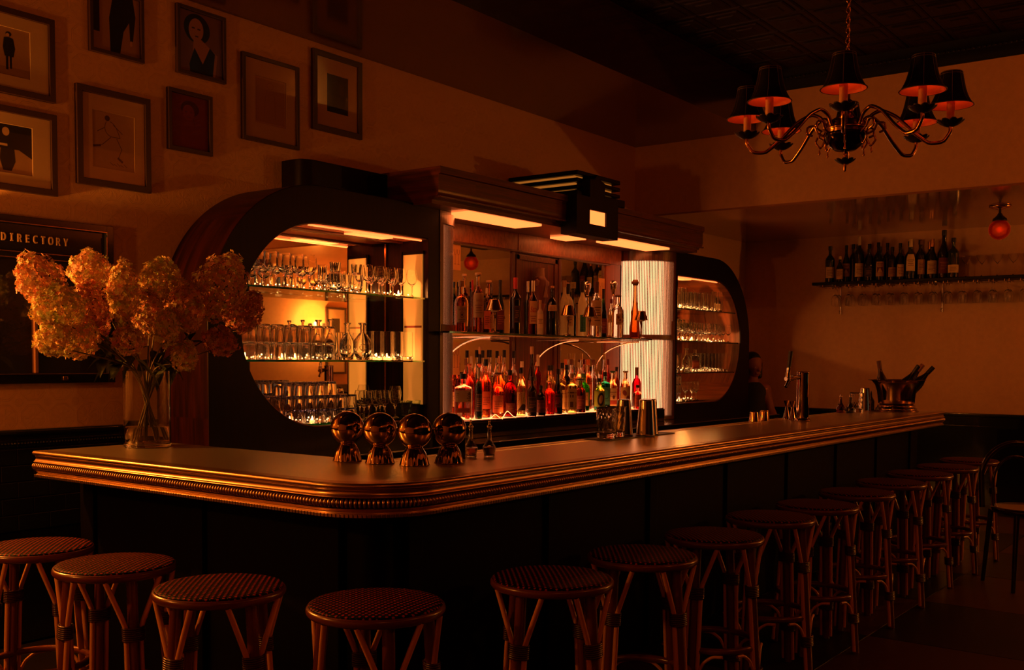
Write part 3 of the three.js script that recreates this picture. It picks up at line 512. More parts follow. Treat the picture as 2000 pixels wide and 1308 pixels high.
// ------------------------------------------------------------------ framed pictures on the back wall
{
  const paperTone = '#cda878';
  const prints = {
    coat: (g, w, h) => { g.fillStyle = '#b08a5c'; g.fillRect(0, 0, w, h); g.fillStyle = '#987448'; g.fillRect(0, h * 0.82, w, h * 0.18); g.fillStyle = '#15100c'; g.fillRect(w * 0.16, h * 0.04, w * 0.15, h * 0.5); g.fillStyle = '#6d5134'; for (const x of [0.02, 0.06, 0.10]) g.fillRect(w * x, h * 0.04, w * 0.015, h * 0.6);
      g.fillStyle = '#120d0a'; g.beginPath(); g.ellipse(w * 0.64, h * 0.13, w * 0.05, h * 0.05, 0, 0, 7); g.fill(); g.beginPath(); g.moveTo(w * 0.56, h * 0.22); g.quadraticCurveTo(w * 0.64, h * 0.17, w * 0.72, h * 0.22); g.lineTo(w * 0.75, h * 0.42); g.lineTo(w * 0.72, h * 0.60); g.lineTo(w * 0.57, h * 0.60); g.lineTo(w * 0.54, h * 0.42); g.closePath(); g.fill(); g.fillRect(w * 0.59, h * 0.58, w * 0.04, h * 0.30); g.fillRect(w * 0.655, h * 0.58, w * 0.035, h * 0.27); g.fillStyle = '#caa070'; g.beginPath(); g.ellipse(w * 0.625, h * 0.15, w * 0.03, h * 0.035, 0, 0, 7); g.fill(); },
    suit: (g, w, h) => { g.fillStyle = '#b48e60'; g.fillRect(0, 0, w, h); g.fillStyle = '#17110c'; g.fillRect(w * 0.28, 0, w * 0.72, h * 0.5); g.beginPath(); g.moveTo(w * 0.75, h * 0.5); g.lineTo(w, h * 0.65); g.lineTo(w, h * 0.3); g.fill(); g.fillStyle = '#d2aa7a'; g.beginPath(); g.ellipse(w * 0.5, h * 0.15, w * 0.07, h * 0.09, 0, 0, 7); g.fill(); g.fillStyle = '#0e0a08'; g.beginPath(); g.moveTo(w * 0.36, h * 0.28); g.lineTo(w * 0.66, h * 0.27); g.lineTo(w * 0.72, h * 0.5); g.lineTo(w * 0.30, h * 0.5); g.fill(); g.fillStyle = '#241a12'; g.beginPath(); g.moveTo(w * 0.40, h * 0.5); g.lineTo(w * 0.66, h * 0.5); g.lineTo(w * 0.68, h * 0.75); g.lineTo(w * 0.60, h * 0.95); g.lineTo(w * 0.44, h * 0.95); g.lineTo(w * 0.38, h * 0.72); g.fill(); g.fillStyle = '#dcb888'; g.fillRect(w * 0.37, h * 0.40, w * 0.16, h * 0.05); },
    dress: (g, w, h) => { g.fillStyle = '#a67c50'; g.fillRect(0, 0, w, h); g.fillStyle = '#2c1c12'; g.fillRect(0, 0, w * 0.16, h * 0.7); g.fillStyle = '#0d0908'; g.beginPath(); g.moveTo(w * 0.45, 0); g.lineTo(w * 0.86, 0); g.lineTo(w * 0.92, h * 0.30); g.lineTo(w * 0.86, h * 0.72); g.lineTo(w * 0.80, h * 0.74); g.lineTo(w * 0.78, h * 0.42); g.lineTo(w * 0.66, h * 0.60); g.lineTo(w * 0.58, h); g.lineTo(w * 0.38, h); g.lineTo(w * 0.36, h * 0.42); g.closePath(); g.fill(); g.fillStyle = '#c89868'; g.beginPath(); g.ellipse(w * 0.82, h * 0.77, w * 0.025, h * 0.05, 0, 0, 7); g.fill(); },
    bob: (g, w, h) => { g.fillStyle = '#7d5636'; g.fillRect(0, 0, w, h); g.fillStyle = '#0f0a08'; g.beginPath(); g.ellipse(w * 0.42, h * 0.26, w * 0.30, h * 0.24, 0.1, 0, 7); g.fill(); g.fillStyle = '#ab7a50'; g.beginPath(); g.ellipse(w * 0.40, h * 0.28, w * 0.17, h * 0.19, 0.1, 0, 7); g.fill(); g.beginPath(); g.moveTo(w * 0.34, h * 0.42); g.lineTo(w * 0.52, h * 0.42); g.lineTo(w * 0.90, h * 0.62); g.lineTo(w * 0.84, h); g.lineTo(w * 0.30, h); g.fill(); g.fillStyle = '#0d0908'; g.beginPath(); g.moveTo(w * 0.36, h * 0.58); g.lineTo(w * 0.55, h * 0.82); g.lineTo(w * 0.72, h * 0.52); g.lineTo(w * 0.84, h * 0.60); g.lineTo(w * 0.78, h); g.lineTo(w * 0.26, h); g.lineTo(w * 0.24, h * 0.86); g.fill(); g.fillStyle = '#2a140e'; g.fillRect(w * 0.30, h * 0.245, w * 0.07, h * 0.022); g.fillRect(w * 0.43, h * 0.25, w * 0.07, h * 0.022); g.fillRect(w * 0.38, h * 0.375, w * 0.07, h * 0.02); },
    runner: (g, w, h) => { g.fillStyle = '#b48c5c'; g.fillRect(0, 0, w, h); g.strokeStyle = '#5a3a22'; g.fillStyle = '#4a2e1c'; g.lineWidth = 2.5; g.beginPath(); g.ellipse(w * 0.36, h * 0.10, w * 0.06, h * 0.05, 0, 0, 7); g.fill(); g.beginPath(); g.moveTo(w * 0.34, h * 0.16); g.bezierCurveTo(w * 0.24, h * 0.3, w * 0.34, h * 0.4, w * 0.46, h * 0.42); g.lineTo(w * 0.66, h * 0.42); g.bezierCurveTo(w * 0.60, h * 0.28, w * 0.55, h * 0.18, w * 0.42, h * 0.15); g.stroke(); g.beginPath(); g.moveTo(w * 0.44, h * 0.43); g.lineTo(w * 0.24, h * 0.58); g.lineTo(w * 0.06, h * 0.62); g.moveTo(w * 0.58, h * 0.44); g.lineTo(w * 0.70, h * 0.62); g.lineTo(w * 0.62, h * 0.78); g.moveTo(w * 0.3, h * 0.27); g.lineTo(w * 0.12, h * 0.36); g.moveTo(w * 0.5, h * 0.2); g.lineTo(w * 0.72, h * 0.34); g.stroke(); g.lineWidth = 9; g.beginPath(); g.moveTo(w * 0.02, h * 0.63); g.lineTo(w * 0.2, h * 0.60); g.moveTo(w * 0.60, h * 0.78); g.lineTo(w * 0.72, h * 0.85); g.stroke(); g.lineWidth = 2; for (let i = 0; i < 5; i++) { g.beginPath(); g.moveTo(w * (0.42 + i * 0.08), h * (0.88 + (i % 2) * 0.02)); g.lineTo(w * (0.5 + i * 0.08), h * 0.93); g.stroke(); } },
    portrait: (g, w, h) => { g.fillStyle = '#7a2a16'; g.fillRect(0, 0, w, h); g.fillStyle = '#4d180d'; g.beginPath(); g.ellipse(w * 0.52, h * 0.24, w * 0.24, h * 0.15, 0, 0, 7); g.fill(); g.fillStyle = '#863320'; g.beginPath(); g.ellipse(w * 0.48, h * 0.32, w * 0.16, h * 0.15, 0, 0, 7); g.fill(); g.fillStyle = '#5a1d10'; for (const x of [0.42, 0.55]) { g.beginPath(); g.ellipse(w * x, h * 0.31, w * 0.03, h * 0.01, 0, 0, 7); g.fill(); } g.fillRect(w * 0.45, h * 0.40, w * 0.08, h * 0.01); g.strokeStyle = '#581b0f'; g.lineWidth = 3; g.beginPath(); g.moveTo(w * 0.6, h * 0.42); g.lineTo(w * 0.66, h * 0.55); g.stroke(); },
    faint: (g, w, h) => { g.fillStyle = '#b5855a'; g.fillRect(0, 0, w, h); g.fillStyle = '#a4744a'; g.fillRect(w * 0.04, h * 0.04, w * 0.92, h * 0.92); g.strokeStyle = '#8d5f3a'; g.lineWidth = 2; g.beginPath(); g.ellipse(w * 0.5, h * 0.16, w * 0.10, h * 0.07, 0, 0, 7); g.moveTo(w * 0.4, h * 0.25); g.bezierCurveTo(w * 0.3, h * 0.5, w * 0.35, h * 0.7, w * 0.3, h * 0.88); g.moveTo(w * 0.6, h * 0.25); g.bezierCurveTo(w * 0.7, h * 0.5, w * 0.62, h * 0.7, w * 0.68, h * 0.88); g.stroke(); },
    dark: (g, w, h) => { g.fillStyle = '#120c0a'; g.fillRect(0, 0, w, h); g.fillStyle = '#1f1410'; g.fillRect(w * 0.15, h * 0.55, w * 0.5, h * 0.3); g.fillStyle = '#24180f'; g.fillRect(w * 0.6, h * 0.2, w * 0.2, h * 0.3); },
    script: (g, w, h) => { g.fillStyle = '#141010'; g.fillRect(0, 0, w, h); g.strokeStyle = '#b09070'; g.lineWidth = 4; g.beginPath(); g.moveTo(w * 0.1, h * 0.5); g.bezierCurveTo(w * 0.4, h * 0.1, w * 0.3, h * 0.8, w * 0.6, h * 0.3); g.lineTo(w * 0.85, h * 0.45); g.stroke(); },
  };
  function picture(u0, u1, w0, w1, fw, mat, print, inset, label, opt = {}) {
    const W = u1 - u0, H = w1 - w0, v = opt.v ?? VB, dir = opt.dir ?? 1;
    const t = thing('framed_picture', label, 'picture', [(u0 + u1) / 2, (w0 + w1) / 2, -v], dir > 0 ? 0 : Math.PI);
    const d = 0.024, f = M.frame;
    const s = new THREE.Shape(); s.moveTo(-W / 2, -H / 2); s.lineTo(W / 2, -H / 2); s.lineTo(W / 2, H / 2); s.lineTo(-W / 2, H / 2); s.closePath();
    const h = new THREE.Path(); h.moveTo(-W / 2 + fw, -H / 2 + fw); h.lineTo(-W / 2 + fw, H / 2 - fw); h.lineTo(W / 2 - fw, H / 2 - fw); h.lineTo(W / 2 - fw, -H / 2 + fw); h.closePath(); s.holes.push(h);
    part('frame', new THREE.ExtrudeGeometry(s, { depth: d - 0.004, bevelEnabled: true, bevelSize: 0.002, bevelThickness: 0.002, bevelOffset: -0.002, bevelSegments: 2 }).translate(0, 0, 0.004), f, t);
    part('backing', box(W - fw, H - fw, 0.004, 0, 0, 0.004), M.black, t);
    const iw = W - 2 * fw, ih = H - 2 * fw; let [l, r, b, tp] = inset;
    if (l + r + b + tp > 0) { // mat board with a bevelled window
      const m = new THREE.Shape(); m.moveTo(-iw / 2, -ih / 2); m.lineTo(iw / 2, -ih / 2); m.lineTo(iw / 2, ih / 2); m.lineTo(-iw / 2, ih / 2); m.closePath();
      const k = new THREE.Path(); k.moveTo(-iw / 2 + l, -ih / 2 + b); k.lineTo(-iw / 2 + l, ih / 2 - tp); k.lineTo(iw / 2 - r, ih / 2 - tp); k.lineTo(iw / 2 - r, -ih / 2 + b); k.closePath(); m.holes.push(k);
      part('mat', new THREE.ExtrudeGeometry(m, { depth: 0.003, bevelEnabled: true, bevelSize: 0.001, bevelThickness: 0.001, bevelOffset: -0.001, bevelSegments: 1 }).translate(0, 0, 0.010), std({ color: lin(...(mat ?? [0.62, 0.44, 0.25])), roughness: 0.9 }), t);
    }
    const pw = iw - l - r, ph = ih - b - tp;
    const pm = std({ map: canvasTex(192, Math.round(192 * ph / pw), prints[print]), roughness: 0.8 });
    part('print', new THREE.PlaneGeometry(pw, ph).translate((l - r) / 2, (b - tp) / 2, 0.0085), pm, t);
    part('glazing', new THREE.PlaneGeometry(iw + 0.004, ih + 0.004).translate(0, 0, 0.018), M.pane, t);
    return t;
  }
  picture(2.06, 2.635, 2.452, 2.825, 0.028, null, 'coat', [0.17, 0.085, 0.055, 0.055], 'framed photo of a figure in a dark coat, upper of two at the left edge');
  picture(2.06, 2.638, 2.03, 2.398, 0.028, null, 'suit', [0.20, 0.085, 0.05, 0.05], 'framed photo of a figure in a suit, just above the directory board');
  picture(2.81, 3.10, 2.735, 3.05, 0.018, null, 'dress', [0, 0, 0, 0], 'framed photo of a black dress figure, cropped by the ceiling line');
  picture(3.29, 3.592, 2.74, 3.084, 0.018, null, 'bob', [0, 0, 0, 0], 'framed photo of a dark-haired figure in a plunging black top');
  picture(2.737, 3.13, 2.108, 2.568, 0.03, [0.58, 0.36, 0.18], 'runner', [0.055, 0.055, 0.06, 0.075], 'framed sketch of a striding ball player');
  picture(3.234, 3.502, 2.348, 2.655, 0.02, null, 'portrait', [0, 0, 0, 0], 'small framed red portrait drawing, the smallest picture on the wall');
  picture(3.70, 4.10, 2.477, 2.94, 0.02, [0.50, 0.30, 0.16], 'faint', [0.07, 0.07, 0.085, 0.085], 'thin dark frame with a pale faded drawing');
  picture(4.205, 4.60, 2.62, 3.078, 0.032, [0.46, 0.26, 0.14], 'dark', [0.085, 0.075, 0.09, 0.085], 'dark framed small black print in a wide mat, rightmost on the wall');
  picture(9.76, 10.14, 1.08, 1.98, 0.03, null, 'script', [0.08, 0.08, 0.16, 0.12], 'tall framed black print with pale script, seen in the cabinet mirror', { v: VO, dir: -1 });
}

// ------------------------------------------------------------------ directory board
const font = await new FontLoader().loadAsync('fonts/droid/droid_sans_bold.typeface.json');
{
  const B = thing('directory_board', 'black glazed board headed DIRECTORY on the wall behind the flowers', 'directory board', [2.517, 1.175, -VB]);
  const at = (name, u0, u1, w0, w1, z0, z1, mat, r = 0.002) => part(name, box(u1 - u0, w1 - w0, z1 - z0, (u0 + u1) / 2, (w0 + w1) / 2, (z0 + z1) / 2, r), mat, B);
  const H = 0.745, W = 0.387;
  at('backing', -W + 0.01, W - 0.01, 0.01, H - 0.01, 0.002, 0.012, M.black);
  at('rail', -W, W, 0, 0.045, 0.0, 0.045, M.blackGloss); at('rail', -W, W, H - 0.03, H, 0.0, 0.045, M.blackGloss); at('rail', -W, W, 0.56, 0.585, 0.0, 0.04, M.blackGloss);
  at('stile', -W, -W + 0.035, 0, H, 0.0, 0.046, M.blackGloss); at('stile', W - 0.035, W, 0, H, 0.0, 0.046, M.blackGloss);
  at('mullion', -0.010, 0.010, 0.045, 0.56, 0.0, 0.036, std({ color: lin(0.18, 0.07, 0.03), roughness: 0.35, metalness: 0.3 }), 0.006);
  at('header', -W + 0.035, W - 0.035, 0.585, H - 0.03, 0.012, 0.024, M.blackGloss);
  { const tm = std({ color: lin(0.4, 0.2, 0.09), roughness: 0.2, metalness: 0.9 }); for (const [y, z] of [[H - 0.032, 0.047], [0.587, 0.042], [0.561, 0.042], [0.043, 0.047]]) part('trim_bead', box(2 * W - 0.07, 0.004, 0.004, 0, y, z), tm, B); part('trim_bead', box(0.003, 0.10, 0.004, W - 0.037, 0.64, 0.047), tm, B); }
  at('window_pane', -W + 0.035, -0.01, 0.045, 0.56, 0.022, 0.025, M.pane, 0); at('window_pane', 0.01, W - 0.035, 0.045, 0.56, 0.022, 0.025, M.pane, 0);
  at('lock', -0.005 + 0.12, 0.02 + 0.12, 0.012, 0.032, 0.045, 0.055, M.brass, 0.004);
  const letterM = std({ color: lin(0.36, 0.20, 0.09), roughness: 0.7 });
  [...'DIRECTORY'].forEach((ch, i) => { const g = new TextGeometry(ch, { font, size: 0.029, depth: 0.003, curveSegments: 4, bevelEnabled: false }); g.computeBoundingBox(); const b = g.boundingBox; g.translate(-(b.max.x + b.min.x) / 2, 0, 0); part('letter', g.scale(0.92, 1.22, 1), letterM, B).position.set(-0.138 + i * 0.0365, 0.632, 0.025); });
}

// ------------------------------------------------------------------ vase and hydrangeas
// flower heads: u, w, v, half width, half length, tilt, two tones, label
const FLOWER_TABLE = [
  [2.124, 1.590, 3.82, 0.082, 0.101, -0.70, 0, 3, 'largest peach hydrangea head, at the far left of the bouquet'],
  [2.146, 1.483, 3.74, 0.093, 0.087, -0.40, 1, 2, 'yellow hydrangea head below the far left peach one'],
  [2.124, 1.367, 3.72, 0.073, 0.061, -0.50, 1, 2, 'low yellow hydrangea head hanging at the left underside of the bouquet'],
  [2.258, 1.380, 3.80, 0.084, 0.084, -0.20, 1, 3, 'hydrangea head at the left, just right of the low yellow one'],
  [2.410, 1.651, 3.95, 0.084, 0.075, -0.20, 0, 2, 'rounded hydrangea head at the top left, before the directory board edge'],
  [2.344, 1.474, 3.86, 0.086, 0.114, 0.00, 3, 4, 'dark rust hydrangea head deep in the left half of the bouquet'],
  [2.397, 1.557, 3.70, 0.058, 0.115, 0.05, 1, 3, 'tall slender hydrangea head in the middle of the bouquet'],
  [2.680, 1.628, 3.86, 0.087, 0.087, 0.10, 1, 2, 'golden hydrangea head at the top, right of the tall slender one'],
  [2.637, 1.486, 3.88, 0.074, 0.097, 0.00, 2, 4, 'shaded hydrangea head behind the middle of the bouquet'],
  [2.403, 1.364, 3.68, 0.060, 0.054, 0.00, 2, 3, 'small hydrangea head low in the middle above the vase'],
  [2.700, 1.506, 3.72, 0.077, 0.098, 0.20, 3, 2, 'pinkish hydrangea head right of centre'],
  [2.591, 1.418, 3.70, 0.050, 0.075, 0.10, 2, 1, 'narrow hydrangea head above the right rim of the vase'],
  [2.894, 1.603, 3.74, 0.115, 0.146, 0.55, 2, 3, 'big conical hydrangea head reaching up right before the cabinet'],
  [3.074, 1.508, 3.80, 0.079, 0.097, 0.80, 4, 3, 'dark red hydrangea head farthest right'],
  [2.891, 1.371, 3.74, 0.073, 0.058, 0.50, 3, 4, 'dark hydrangea head low on the right side'],
  [2.664, 1.303, 3.68, 0.049, 0.057, 0.30, 2, 1, 'smallest hydrangea head, dropping right of the vase rim']
];
{
  const VP = [2.563, 0.9275, -3.795], vase = thing('glass_vase', 'tall clear cylinder vase of water holding hydrangea stems at the bar end', 'vase', VP);
  const R = 0.094, H = 0.315;
  part('vase_wall', lathe([[0.001, 0], [R - 0.003, 0], [R, 0.004], [R, H - 0.002], [R - 0.0022, H], [R - 0.0045, H - 0.002], [R - 0.0045, 0.018], [R - 0.012, 0.014], [0.001, 0.014]], 48), M.glass, vase);
  part('water', lathe([[0.001, 0.0142], [R - 0.0125, 0.0142], [R - 0.0050, 0.0185], [R - 0.0050, 0.082], [0.001, 0.082]], 40), phy({ color: 0xffffff, transmission: 1, thickness: 0.05, ior: 1.33, roughness: 0, attenuationColor: lin(0.8, 0.62, 0.4), attenuationDistance: 0.2 }), vase);
  // flower heads: [px-derived] u, w, v, width, length, tilt (sideways), colour index, stem lean
  const petal = phy({ vertexColors: true, roughness: 0.7, side: THREE.DoubleSide, transmission: 0.22, thickness: 0 });
  const stemM = std({ color: lin(0.11, 0.085, 0.035), roughness: 0.6 }), leafM = phy({ color: lin(0.035, 0.045, 0.012), roughness: 0.5, side: THREE.DoubleSide });
  const pal = [[0.92, 0.66, 0.42], [0.84, 0.74, 0.28], [0.82, 0.58, 0.28], [0.80, 0.38, 0.22], [0.50, 0.16, 0.11]];
  function headGeo(rx, ry, n, c0, c1) {
    const pos = [], col = [], nor = [];
    const put = (a, b, c, nn, k) => { for (const p of [a, b, c]) { pos.push(p.x, p.y, p.z); nor.push(nn.x, nn.y, nn.z); col.push(...k); } };
    for (let i = 0; i < n; i++) {
      const y = 1 - 2 * (i + 0.5) / n, ph = i * 2.39996 + rr(-0.15, 0.15), s = Math.sqrt(1 - y * y);
      const taper = 1 - 0.28 * Math.max(0, y), lump = 0.80 + 0.30 * nA(3 + (ph % 6.2832) * 1.9, 4 + y * 5) + rr(-0.10, 0.12);
      const c = V3(rx * s * taper * lump * Math.cos(ph), ry * y * lump, rx * s * taper * lump * Math.sin(ph));
      const nrm = V3(c.x / (rx * rx), c.y / (ry * ry), c.z / (rx * rx)).normalize().add(V3(rr(-0.75, 0.75), rr(-0.6, 0.75), rr(-0.75, 0.75))).normalize();
      const t1 = V3(nrm.y, -nrm.x, 0.3).cross(nrm).normalize(), t2 = nrm.clone().cross(t1);
      const mixv = Math.min(1, Math.max(0, 0.5 + 0.9 * (nB(7 + ph * 0.8, 5 + y * 3) - 0.5) + rr(-0.25, 0.25))), k = [0, 1, 2].map(j => (c0[j] + (c1[j] - c0[j]) * mixv) * rr(0.6, 1.12));
      const sz = rr(0.0085, 0.0125), rot = rr(0, 1.6);
      for (let q = 0; q < 4; q++) {
        const a = rot + q * Math.PI / 2, d = t1.clone().multiplyScalar(Math.cos(a)).add(t2.clone().multiplyScalar(Math.sin(a))), e = nrm.clone().cross(d);
        const lift = rr(0.1, 0.45), up = nrm.clone().multiplyScalar(sz * lift);
        const p0 = c, p1 = c.clone().addScaledVector(d, sz * 0.62).addScaledVector(e, sz * 0.46).add(up), p2 = c.clone().addScaledVector(d, sz * 1.02).add(up), p3 = c.clone().addScaledVector(d, sz * 0.62).addScaledVector(e, -sz * 0.46).add(up);
        const m = c.clone().addScaledVector(d, sz * 0.55).addScaledVector(nrm, sz * lift * 0.25);
        const nn = nrm.clone().addScaledVector(d, -lift * 0.5).normalize();
        put(p0, m, p1, nn, k); put(p1, m, p2, nn, k); put(p2, m, p3, nn, k); put(p3, m, p0, nn, k);
      }
    }
    const g = new THREE.BufferGeometry(); g.setAttribute('position', new THREE.Float32BufferAttribute(pos, 3)); g.setAttribute('normal', new THREE.Float32BufferAttribute(nor, 3)); g.setAttribute('color', new THREE.Float32BufferAttribute(col, 3)); return g;
  }
  const leafG = (L, w) => { const pos = [], idx = [], N = 8; for (let i = 0; i <= N; i++) { const t = i / N, ww = w * Math.sin(Math.PI * Math.pow(t, 0.8)) * (1 - 0.3 * t) + 0.0004, y = -0.35 * L * t * t; pos.push(-ww, y + ww * 0.35, L * t, 0, y, L * t, ww, y + ww * 0.35, L * t); } for (let i = 0; i < N; i++) for (let j = 0; j < 2; j++) { const a = i * 3 + j; idx.push(a, a + 3, a + 1, a + 1, a + 3, a + 4); } const g = new THREE.BufferGeometry(); g.setAttribute('position', new THREE.Float32BufferAttribute(pos, 3)); g.setIndex(idx); g.computeVertexNormals(); return g; };
  FLOWER_TABLE.forEach(([u, w, v, rx, ry, tilt, ca, cb, label], i) => {
    const base = V3(u, w, -v);
    const f = thing('hydrangea', label, 'flower', [VP[0], VP[1] + 0.016, VP[2]], 0, undefined);
    const head = base.clone().sub(f.position), foot = V3(-head.x * 0.16 + rr(-0.018, 0.018), 0.008, -head.z * 0.16 + rr(-0.018, 0.018));
    const fl = Math.hypot(foot.x, foot.z); if (fl > 0.06) { foot.x *= 0.06 / fl; foot.z *= 0.06 / fl; }
    const rim = V3(head.x * 0.2, 0.30, head.z * 0.2); { const q = Math.hypot(rim.x, rim.z); if (q > 0.066) { rim.x *= 0.066 / q; rim.z *= 0.066 / q; } }
    const axis = V3(Math.sin(tilt) * 0.6, Math.cos(tilt), Math.sin(tilt) * 0.35).normalize();
    const under = head.clone().addScaledVector(axis, -ry * 0.6);
    const hm = part('flower_head', headGeo(rx, ry, Math.round(430 * Math.pow(rx * ry / 0.0056, 0.9)) + 90, pal[ca], pal[cb]), petal, f);
    hm.position.copy(head); hm.quaternion.setFromUnitVectors(V3(0, 1, 0), axis);
    part('stem', tube([foot, rim, under], 0.0032, 24, 6), stemM, f);
    for (let k = 0; k < 2; k++) { const l = part('leaf', leafG(rr(0.10, 0.15), rr(0.024, 0.034)), leafM, f); l.position.copy(rim.clone().lerp(under, 0.25 + 0.3 * k)); l.rotation.set(rr(-0.2, 0.9), rr(0, 6.28), 0, 'YXZ'); }
  });
}

// ------------------------------------------------------------------ bottles
const G = {
  amber: ['t', [0.80, 0.27, 0.04], 0.045], whisky: ['t', [0.92, 0.42, 0.08], 0.06], gold: ['t', [0.95, 0.66, 0.22], 0.07], brown: ['t', [0.45, 0.12, 0.03], 0.03],
  red: ['t', [0.85, 0.05, 0.015], 0.05], orange: ['t', [0.98, 0.32, 0.06], 0.05], deepred: ['t', [0.55, 0.03, 0.012], 0.035], magenta: ['t', [0.75, 0.012, 0.06], 0.04], pink: ['t', [0.95, 0.25, 0.16], 0.06],
  pale: ['t', [0.97, 0.78, 0.42], 0.16],
  clear: ['t', [0.97, 0.95, 0.9], 0.3], yellow: ['t', [0.97, 0.82, 0.32], 0.06], lime: ['t', [0.62, 0.80, 0.15], 0.05], green: ['t', [0.12, 0.62, 0.06], 0.04], teal: ['t', [0.08, 0.62, 0.50], 0.04], darkgreen: ['t', [0.05, 0.16, 0.03], 0.02],
  black: ['o', [0.010, 0.008, 0.006]], darkbrown: ['o', [0.030, 0.011, 0.005]], forest: ['o', [0.010, 0.020, 0.008]], frost: ['f', [0.86, 0.80, 0.55]], opaquecream: ['p', [0.55, 0.42, 0.26]],
};
const glassCache = {};
function bottleGlass(k) {
  if (glassCache[k]) return glassCache[k];
  const [m, c, d] = G[k];
  return glassCache[k] = m === 't' ? phy({ color: 0xffffff, transmission: 1, thickness: 0.05, ior: 1.45, roughness: 0, attenuationColor: lin(...c), attenuationDistance: d })
    : m === 'f' ? phy({ color: lin(...c), transmission: 0.75, thickness: 0, roughness: 0.75, ior: 1.4 })
    : m === 'p' ? std({ color: lin(...c), roughness: 0.6 }) : phy({ color: lin(...c), roughness: 0.08, clearcoat: 0.7, clearcoatRoughness: 0.04 });
}
const CAP = { black: std({ color: lin(0.012, 0.010, 0.010), roughness: 0.4 }), red: std({ color: lin(0.42, 0.02, 0.012), roughness: 0.35 }), orange: std({ color: lin(0.75, 0.16, 0.03), roughness: 0.5 }), cork: std({ color: lin(0.55, 0.30, 0.12), roughness: 0.8 }), cream: std({ color: lin(0.58, 0.42, 0.22), roughness: 0.6 }), silver: std({ color: lin(0.6, 0.52, 0.42), roughness: 0.3, metalness: 0.9 }), copper: std({ color: lin(0.62, 0.28, 0.12), roughness: 0.3, metalness: 0.8 }), gold: std({ color: lin(0.68, 0.42, 0.14), roughness: 0.3, metalness: 0.8 }), brown: std({ color: lin(0.16, 0.055, 0.02), roughness: 0.6 }), green: std({ color: lin(0.05, 0.14, 0.04), roughness: 0.5 }), maroon: std({ color: lin(0.14, 0.012, 0.012), roughness: 0.4 }) };
const PROF = {
  std: [2, [[0.9, 0], [1, 0.015], [1, 0.60], [0.94, 0.65], [0.66, 0.705], [0.38, 0.75], [0.33, 0.79], [0.33, 0.94], [0.36, 0.945], [0.36, 0.965]]],
  whisky: [2, [[0.88, 0], [1, 0.02], [1, 0.54], [0.95, 0.61], [0.74, 0.67], [0.42, 0.705], [0.34, 0.74], [0.33, 0.93], [0.37, 0.94], [0.37, 0.96]]],
  square: [5, [[0.9, 0], [1, 0.02], [1, 0.67], [0.94, 0.71], [0.6, 0.735, 3], [0.34, 0.755, 2], [0.31, 0.79, 2], [0.31, 0.95, 2], [0.34, 0.955, 2], [0.34, 0.97, 2]]],
  flat: [3.4, [[0.9, 0], [1, 0.025], [1, 0.56], [0.86, 0.66], [0.5, 0.73, 2.4], [0.30, 0.76, 2], [0.27, 0.80, 2], [0.27, 0.94, 2]]],
  tall: [2, [[0.92, 0], [1, 0.015], [1, 0.58], [0.9, 0.645], [0.56, 0.72], [0.40, 0.78], [0.38, 0.82], [0.38, 0.96]]],
  burg: [2, [[0.88, 0], [1, 0.02], [1, 0.46], [0.92, 0.53], [0.68, 0.62], [0.46, 0.70], [0.35, 0.78], [0.33, 0.95]]],
  globe: [2, [[0.5, 0], [0.72, 0.02], [0.93, 0.12], [1, 0.25], [0.96, 0.40], [0.78, 0.53], [0.45, 0.62], [0.24, 0.67], [0.21, 0.72], [0.21, 0.94]]],
  dome: [2, [[0.92, 0], [1, 0.03], [1, 0.48], [0.97, 0.57], [0.84, 0.66], [0.56, 0.73], [0.30, 0.76], [0.27, 0.80], [0.27, 0.94]]],
  cone: [2, [[0.94, 0], [1, 0.015], [0.86, 0.22], [0.66, 0.42], [0.48, 0.56], [0.34, 0.62], [0.31, 0.68], [0.29, 0.9]]],
  squat: [2, [[0.9, 0], [1, 0.03], [1, 0.58], [0.9, 0.67], [0.5, 0.74], [0.34, 0.77], [0.33, 0.93]]],
};
const labelTex = {};
